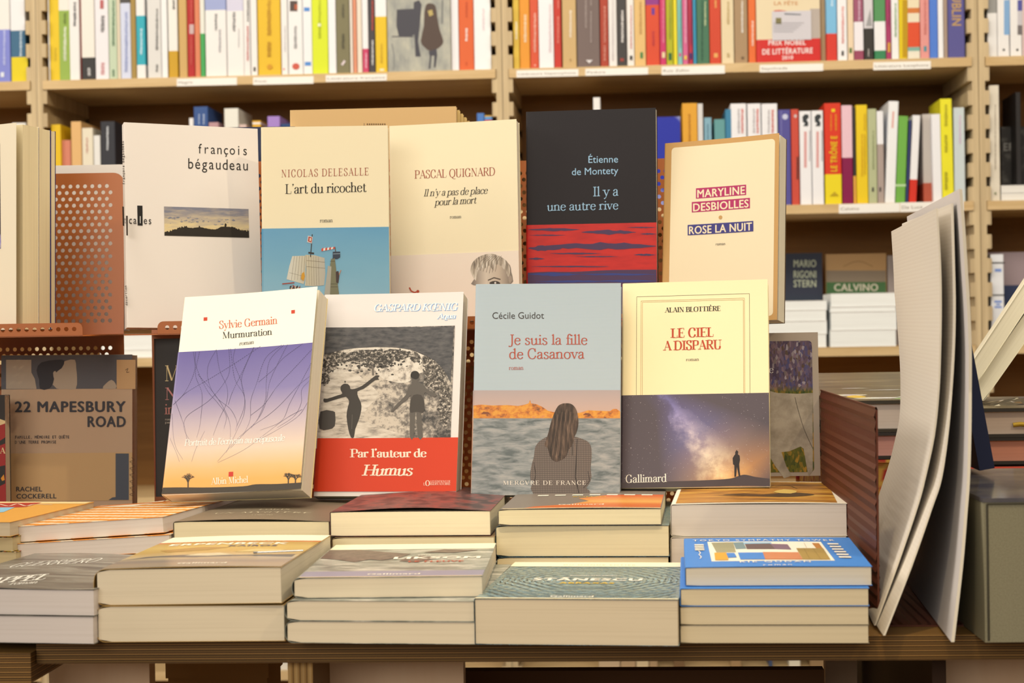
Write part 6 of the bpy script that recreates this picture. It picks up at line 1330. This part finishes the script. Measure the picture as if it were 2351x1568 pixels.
g = b.band(f.L(1800, 90)[1], rb); g.text('PRIX NOBEL', (1764, 104), (1850, 103), 12, 'black', M('#fbe6dc')); g.text('DE LITTÉRATURE', (1750, 125.5), (1866, 122), 13, 'black', M('#fbe6dc')); g.text('2010', (1795, 137), (1821, 136), 9, 'black', M('#fbe6dc')); b.done()
Y = FY+.0040; a, c = at_y(1773, 93, Y), at_y(1862, 24, Y); mb = MB(); mb.box((a.x, Y, a.z), (c.x, Y+.0004, c.z), M('#ded6d4', .5)); o = mb.build('note_card'); tag(o, 'white note card clipped in front of the red banded book', 'card')
def onp(px, py): p = at_y(px, py, Y-.0003); return (p.x, p.y, p.z)
mb = MB()
for k, y in enumerate((52, 57, 62, 67, 72)): 
    q = [(1776, y), (1846-k*6, y), (1846-k*6, y+1.6), (1776, y+1.6)]; mb.face([onp(*p) for p in q][::-1], M('#a8a2a4'))
mb.face([onp(*p) for p in [(1781, 41), (1794, 41), (1794, 55), (1781, 55)]][::-1], M('#8a8050')); mb.face([onp(*p) for p in [(1800, 30), (1840, 32), (1838, 35), (1802, 34)]][::-1], M('#8a8a90')); mb.build('print', o)
# ---- second shelf
g2 = 'books on the second shelf of the bookcase'
row = [('yellow', 117, 139.5, 286, 290, [('#f6c81e', 0)], {}), ('short salmon', 140, 162, 322, 290, [('#e08a6c', 0)], dict(inset=.02)), ('peach', 162.5, 186.5, 279, 290, [('#f0bd78', 0)], {}), ('cream', 187.5, 213, 294, 290, [('#f6e8c8', 0)], dict(marks=bars(190, 210, [(316, 352)], '#d8a890'))), ('slim white', 214, 229.5, 311, 290, [('#f6f0e2', 0)], {}),
 ('charcoal with white script', 230.5, 264, 279, 290, [('#35353a', 0)], dict(marks=bars(238, 256, [(290, 345)], '#d8d8d4'))), ('narrow white', 434, 444.5, 271, 290, [(W_, 0)], {}), ('deep blue', 445, 478, 245, 290, [('#3a5a92', 0)], dict(marks=bars(452, 462, [(262, 285)], '#c8d4e4')+bars(462, 474, [(262, 285)], '#c8d4e4'))), ('dusty pink', 479, 502, 281, 290, [('#c89a9a', 0)], {}), ('white', 515, 548, 249, 290, [('#f8f2de', 0)], {}), ('pale rose', 549, 566, 286, 290, [('#e8c8b8', 0)], {}),
 ('white with an orange head', 579, 599, 277, 290, [('#e8b030', 281), ('#fdf6ea', 285), ('#e8b030', 0)], {}), ('violet', 614, 643, 267, 290, [('#b08ad0', 0)], {}), ('navy', 644, 668, 284, 290, [('#2c4a7a', 0)], {}), ('medium blue', 1095, 1112, 260, 290, [('#5080c4', 0)], {}), ('multicoloured', 1112.5, 1131, 265, 290, [('#e0b040', 268), ('#5aa0d8', 275), ('#d83a3a', 0)], {})]
color_row(row, 'left bay second shelf', S2, g2)
row = [('slim white', 1362, 1378.5, 224, 255, [(W_, 0)], {}), ('orange with a white page edge', 1566, 1601, 237, 255, [('#f0ac34', 0)], dict(marks=bars(1572, 1594, [(262, 340)], '#c4801e'))), ('white beside the orange one', 1601.5, 1614, 238, 255, [('#e8e2d8', 0)], {}), ('light blue', 1616, 1633.5, 270, 255, [('#8cb8c4', 0)], dict(marks=bars(1618, 1632, [(285, 320)], '#5a8494'))), ('sea green', 1639, 1664.5, 274, 255, [('#6aa4a0', 0)], {}), ('steel blue', 1665, 1679.5, 251, 255, [('#4088a8', 0)], {}),
 ('white with grey and red lettering', 1680.5, 1717, 238, 470, [('#fffaf4', 0)], dict(marks=bars(1686, 1706, [(250, 306)], '#c8c0bc')+bars(1694, 1714, [(250, 306)], '#e88a80'))), ('white with grey and red lettering', 1719, 1750, 238, 470, [('#fffaf4', 0)], dict(marks=bars(1722, 1740, [(250, 306)], '#c8c0bc')+bars(1730, 1748, [(250, 306)], '#e88a80'))), ('white with grey and red lettering', 1751.5, 1788, 238, 470, [('#fffaf4', 0)], dict(marks=bars(1756, 1774, [(252, 306)], '#c8c0bc')+bars(1764, 1784, [(252, 306)], '#e88a80'))),
 ('indigo with a pale disc', 1789.5, 1817.5, 252, 469, [('#5a549a', 0)], dict(marks=[('#d8d8e8', *[(1802.5+6.5*math.cos(t*.524), 268+6.5*math.sin(t*.524)) for t in range(12)]), ('#8a86bc', 1793, 254, 1794.5, 468)])), ('red with a pale disc', 1818.5, 1836.5, 251, 469, [('#d8503c', 0)], dict(marks=[('#d8c8c0', *[(1826+3.5*math.cos(t*.524), 266.5+4*math.sin(t*.524)) for t in range(12)]), ('#5a2a24', 1829, 360, 1833, 412)])),
 ('white with a small black bust', 1838, 1865, 255, 470, [('#fffaf6', 0)], dict(marks=[('#3a3e40', (1843, 280), (1842, 268), (1848, 262), (1856, 263), (1857, 270), (1852, 275), (1856, 282), (1855, 290), (1844, 290), (1848, 283)), ('#e8a8a0', 1846, 302, 1852, 385), ('#a8a4a8', 1858, 300, 1860, 370)])), ('white with a small black bust', 1866, 1892.5, 254, 470, [('#fffaf6', 0)], dict(marks=[('#3a3e40', (1871, 280), (1870, 268), (1876, 262), (1884, 263), (1885, 270), (1880, 275), (1884, 282), (1883, 290), (1872, 290), (1876, 283)), ('#e8a8a0', 1874, 302, 1880, 385), ('#a8a4a8', 1886, 300, 1888, 370)])),
 ('thick red over yellow', 1895, 1933.5, 237, 466, [('#e83a1e', 400), ('#fae11e', 0)], dict(txt=[('LE TRÔNE E', 394, 312, 15, '#f8c818', 'black')], marks=[('#f8d818', 1909, 250, 1917, 257)]+bars(1904, 1912, [(262, 300)], '#f0a018')+bars(1912, 1926, [(262, 300)], '#f0a018')+[('#c8a818', (1905, 450), (1916, 440), (1926, 450))])), ('pink over plum', 1934.5, 1959.5, 242, 464, [('#f8ccd0', 362), ('#8e0e4a', 0)], {}), ('slim black', 1960, 1967, 246, 464, [('#3a3430', 404), ('#f0b048', 0)], {}),
 ('yellow with ochre script', 1967.5, 1994, 241, 464, [('#fad41e', 0)], dict(marks=bars(1974, 1984, [(308, 405)], '#d8a00e')+bars(1978, 1992, [(262, 300), (308, 400)], '#dcb01c'))), ('sage green', 1994.5, 2015, 250, 463, [('#c2c594', 0)], dict(marks=bars(1998, 2012, [(300, 390)], '#9aa070')+[(K_, 2002, 430, 2006, 440)])), ('white over taupe', 2015.5, 2031, 255, 462, [('#fffaf6', 331), ('#b8a496', 0)], dict(marks=[(K_, 2019, 430, 2023, 440)])),
 ('white leaning', 2031.5, 2055, 233, 463, [('#fffcf8', 0)], dict(tilt=2.9, marks=[('#f0b0a0', (2049, 256), (2053, 256), (2051, 294), (2047, 294))])), ('green leaning', 2056, 2078, 267, 463, [('#78b84a', 0)], dict(tilt=2.9, marks=[('#c8e4a8', (2056, 423), (2080, 423), (2080, 428), (2056, 428))])), ('slim navy leaning', 2079, 2085, 276, 462, [('#3a4474', 0)], dict(tilt=3.2)), ('white over red leaning', 2086.5, 2104, 265, 461, [('#fffaf2', 412), ('#e23422', 0)], dict(tilt=3.4)),
 ('grey and red backed', 2120, 2142, 262, 460, [('#cfc3b4', 420), ('#c05a40', 0)], dict(inset=.03)), ('white beside the tall yellow one', 2143, 2163.5, 262, 459, [('#fffaf6', 0)], dict(tilt=-.6)), ('tall yellow', 2164, 2191, 227, 459, [('#fbef2c', 0)], dict(tilt=-.7, marks=bars(2158, 2186, [(240, 290), (310, 350), (395, 435)], '#c4b820'))), ('pale blue-grey', 2192, 2217, 247, 459, [('#d8e0da', 0)], dict(marks=bars(2194, 2214, [(265, 330)], '#e0c8d4')))]
color_row(row, 'right bay second shelf', S2, g2)
nv = NB('blue_print', .45); v = nv.noise(nv.coord((12, 7, 1), loc=(.4, .1, 0)), 1, 1); nv.out(nv.ramp(v, [(.58, '#2230a8'), (.66, '#c8cce8')]))
b = faceout('face-out ultramarine blue book beside the orange spine', 1400, 1565, 500, .2225-.04, .012, S2, nv.m, g2, inset=.02); b.done()
row = [('short white', 31, 64, 282, 520, [('#fbf4e4', 0)], {})]
color_row(row, 'left edge second shelf', S2, g2)
row = [('tall cream', 2274, 2297, 196, 456, [('#f6e8cc', 0)], dict(marks=bars(2280, 2290, [(240, 390)], '#b8a890')+[('#6a7a3a', 2283, 442, 2287, 446)])), ('narrow black', 2334, 2346, 212, 420, [('#2e2a28', 0)], dict(inset=.05))]
color_row(row, 'right edge second shelf', S2, g2)
bk = NB('black_print', .5); v = bk.noise(bk.coord((22, 30, 1)), 1, 4, .6); bk.out(bk.ramp(v, [(.5, '#2c2824'), (.7, '#6a645a')]))
b = faceout('face-out black book behind white books on the second shelf, right edge', 2300, 2450, 452, .155, .012, S2, bk.m, g2, inset=.10); b.front.text('ER', (2304, 346), (2330, 346), 18, 'bold', M('#8a8478')); b.done()
for k in range(2):
    Y = FY+.012; a = at_y(2299, 458, Y); r = empty('book', Matrix.Translation((a.x, Y, S2+.0004+k*.0155))); tag(r, ['lower white book lying flat on the second shelf at the right edge', 'upper white book lying flat on the second shelf at the right edge'][k], 'book', g2)
    mb = MB(); mb.box((0, 0, 0), (.13, .19, .0006), M('#fbf4e6')); mb.box((0, 0, .0144), (.13, .19, .015), M('#fbf4e6')); mb.box((0, 0, .0006), (.0006, .19, .0144), M('#fbf4e6')); mb.build('cover', r); mb = MB(); mb.box((.0008, .0006, .0007), (.129, .189, .0143), pages('#f6efdf')); mb.build('page_block', r)
# ---- third shelf
g3 = 'books on the third shelf of the bookcase'
mr = grad('teal_night_print', 'Y', 0, .11, [(0, '#3f5a5a'), (.3, '#2f4a52'), (1, '#2e3342')], .45)
b = faceout('dark teal face-out book with pale block lettering on the third shelf', 1780, 1889, 700, .125+.068, .014, S3, mr, g3, inset=.16); f = b.front; pl_ = M('#b8bc9c', .5)
for st, y in (('MARIO', 613), ('RIGONI', 638), ('STERN', 659)): f.text(st, (1822, y), (1874, y), 17, 'bold', pl_)
b.done()
b = faceout('tan, grey and green face-out book on the third shelf', 1897, 2036, 700, .190, .014, S3, M('#c49a64', .5), g3, inset=.17); f = b.front; f.px([(1897, 621), (2034, 621), (2034, 648), (1897, 648)], M('#94826a')); f.px([(1897, 648), (2034, 647), (2036, 720), (1897, 720)], M('#4a7242')); f.text('CALVINO', (1915, 668), (2016, 668), 17, 'bold', M('#e0d4b8')); f.line(smoothline([(1936, 612), (1955, 603), (1970, 600), (1985, 603), (2004, 612)], 4), .0015, M('#a07c4c'), False); b.done()
b = faceout('grey face-out book behind the tall cream sheets on the third shelf', 2039, 2130, 700, .185, .012, S3, M('#a89a90', .5), g3, inset=.17); b.done()
wp_ = M('#fffaf0', .55, .9)
def shelf_stack(label, x0, x1, rows_, shelf_z, inset, D=.14):
    Y = FY+inset; z = shelf_z+.0004
    for k, (yb, yt) in enumerate(rows_):
        a, b2 = at_y(x0, yb, Y), at_y(x1, yb, Y); zt_ = at_y((x0+x1)/2, yt, Y).z; h = max(.006, zt_-z-.0006); w = b2.x-a.x
        r = empty('book', Matrix.Translation((a.x+(.0015 if k % 2 else 0), Y+.001*k, z))); tag(r, label[k], 'book', g3)
        mb = MB(); c = .0007; mb.box((0, 0, 0), (w, D, c), wp_); mb.box((0, 0, h-c), (w, D, h), wp_); mb.box((0, D-c, c), (w, D, h-c), wp_); mb.build('cover', r)
        mb = MB(); mb.box((.0008, .0008, c), (w-.0008, D-c, h-c), pages('#fffdf4')); bevel(mb.build('page_block', r), .002); z += h+.0005
shelf_stack(['bottom white book in the left white stack on the third shelf', 'second white book up in the left white stack on the third shelf', 'third white book up in the left white stack on the third shelf', 'top white book in the left white stack on the third shelf'], 1745, 1898, [(797, 767), (767, 737), (737, 712), (712, 690)], S3, .004)
shelf_stack(['bottom white book in the right white stack on the third shelf', 'second white book up in the right white stack on the third shelf', 'third white book up in the right white stack on the third shelf', 'top white book in the right white stack on the third shelf'], 1906, 2058, [(797, 757), (757, 715), (715, 703), (715, 672)], S3, -.002)
shelf_stack(['lower white book lying on the third shelf of the left bay', 'upper white book lying on the third shelf of the left bay'], 230, 372, [(822, 803), (796, 768)], S3, .01)
shelf_stack(['white book lying on the third shelf behind the violet dusk book'], 480, 640, [(815, 780)], S3, .01)
# right edge bay of the third shelf
row = [('white with black bands and blue lettering', 2277, 2307, 584, 796, [('#fbf8f2', 0)], dict(marks=[('#2c2a28', 2277, 602, 2307, 605), ('#2c2a28', 2277, 676, 2307, 679), ('#8aa4dc', 2284, 617, 2299, 624), ('#8aa4dc', 2283, 690, 2300, 695), ('#8aa4dc', 2287, 697, 2296, 701), ('#8aa4dc', 2283, 703, 2300, 707)]))]
color_row(row, 'right edge third shelf', S3, g3)
b = faceout('mauve over navy face-out book on the third shelf at the right edge', 2268, 2420, 796, .185, .012, S3, M('#b09a98', .5), g3, inset=.10); f = b.front; f.rect(.0, .0005, b.W, .118, M('#3a4462', .5)); b.done()
# ---- fourth shelf, glimpsed under the table
zc4 = S4
for k, (x0, x1, ya, c) in enumerate(((1375, 1424, 0, '#d8bc96'), (1425, 1460, 0, '#c8a880'), (1461, 1490, 0, '#e8d0a4'), (1491, 1510, 0, '#c0a078'), (1547, 1572, 0, '#8a6a48'), (1678, 1702, 0, '#b89468'), (1812, 1838, 0, '#fbf0d4'), (1766, 1774, 0, '#4a5a78'), (1860, 1895, 0, '#a88860'))):
    spine_book(['beige book leftmost under the table on the low shelf', 'tan book second from left under the table on the low shelf', 'light tan book third from left under the table on the low shelf', 'brown-tan book fourth from left under the table on the low shelf', 'dark brown book under the table on the low shelf', 'ochre tan book under the table on the low shelf', 'bright cream book under the table on the low shelf', 'slim slate blue book under the table on the low shelf', 'grey-brown book rightmost under the table on the low shelf'][k], 'books on the low shelf seen under the table', x0, x1, 0, 1536, [(c, 0)], S5, height=.19)
for k, (x0, x1, c) in enumerate(((617, 627, '#2c2a30'), (631, 640, '#1f1d20'), (643, 662, '#f4ead4'))):
    spine_book(['slim navy black book right of the brown box under the table', 'slim black book right of the brown box under the table', 'cream book just left of the plywood leg under the table'][k], 'books on the low shelf seen under the table', x0, x1, 0, 1545, [(c, 0)], S5, height=.19)
# ---- shelf edge labels
def label_strip(text, x0, x1, yt, yb, lab, style='sans', x_end=None, col='#8a7a68', dz=.0):
    Y = FY-.0048; yc = (yt+yb)/2
    r = empty('shelf_label', Matrix.Translation(at_y(x0, yb, Y))); tag(r, lab, 'shelf label', 'paper labels along the shelf edges'); inv = r.matrix_world.inverted()
    mb = MB(); P = [at_y(x0, yb, Y), at_y(x1, yb-(x1-x0)*.0235, Y), at_y(x1, yt-(x1-x0)*.0235, Y), at_y(x0, yt, Y)]
    F_ = [inv @ p for p in P]; B_ = [p+Vector((0, .0004, 0)) for p in F_]; m = M('#fbf3e2', .5, .88)
    mb.face(F_, m); mb.face(B_[::-1], m)
    for i in range(4): j = (i+1) % 4; mb.face([F_[i], B_[i], B_[j], F_[j]], m)
    mb.build('card', r)
    mb = MB(); adv, polys = lettering(text, style); xe = x_end or x0+(x1-x0)*.3; s = (yb-yt)*.34
    o = inv @ at_y(x0+4, yc+s*.5, Y); e = inv @ at_y(xe, yc+s*.5-(xe-x0)*.0235, Y); c = inv @ at_y(x0+4, yc-s*.5, Y); U, V = (e-o)/adv, (c-o)/70
    for q in polys: mb.face([o+U*p[0]+V*p[1]+Vector((0, -.0002, 0)) for p in q], M(col, .6))
    mb.build('lettering', r)
label_strip('Magris', 406, 544, 181, 198, 'white shelf label left of the golden book, top shelf left bay', x_end=442)
label_strip('Proust', 581, 720, 178, 195, 'white shelf label below the broad golden yellow book', x_end=612)
label_strip('Littérature française', 748, 888, 173, 188, 'white shelf label below the olive book', x_end=884)
label_strip('Littérature hispanophone', 1186, 1328, 162, 178, 'white shelf label below the red books at the right bay left end', x_end=1322)
label_strip('Padura', 1344, 1488, 158, 174, 'white shelf label below the grey-brown book', x_end=1390)
label_strip('Ruiz Zafón', 1519, 1664, 153, 172, 'white shelf label below the dark green book', x_end=1582)
label_strip('Sepúlveda', 1744, 1890, 149, 166, 'white shelf label below the red prize band', x_end=1808)
label_strip('Littérature lusophone', 2005, 2137, 143, 161, 'white shelf label hanging below the yellow and green books', x_end=2132)
label_strip('Calvino', 1926, 2066, 469, 490, 'white shelf label on the second shelf below the white leaning book', x_end=1972)
label_strip('De Luca', 2067, 2212, 465, 487, 'white shelf label on the second shelf half hidden by the tall sheets', x_end=2118)
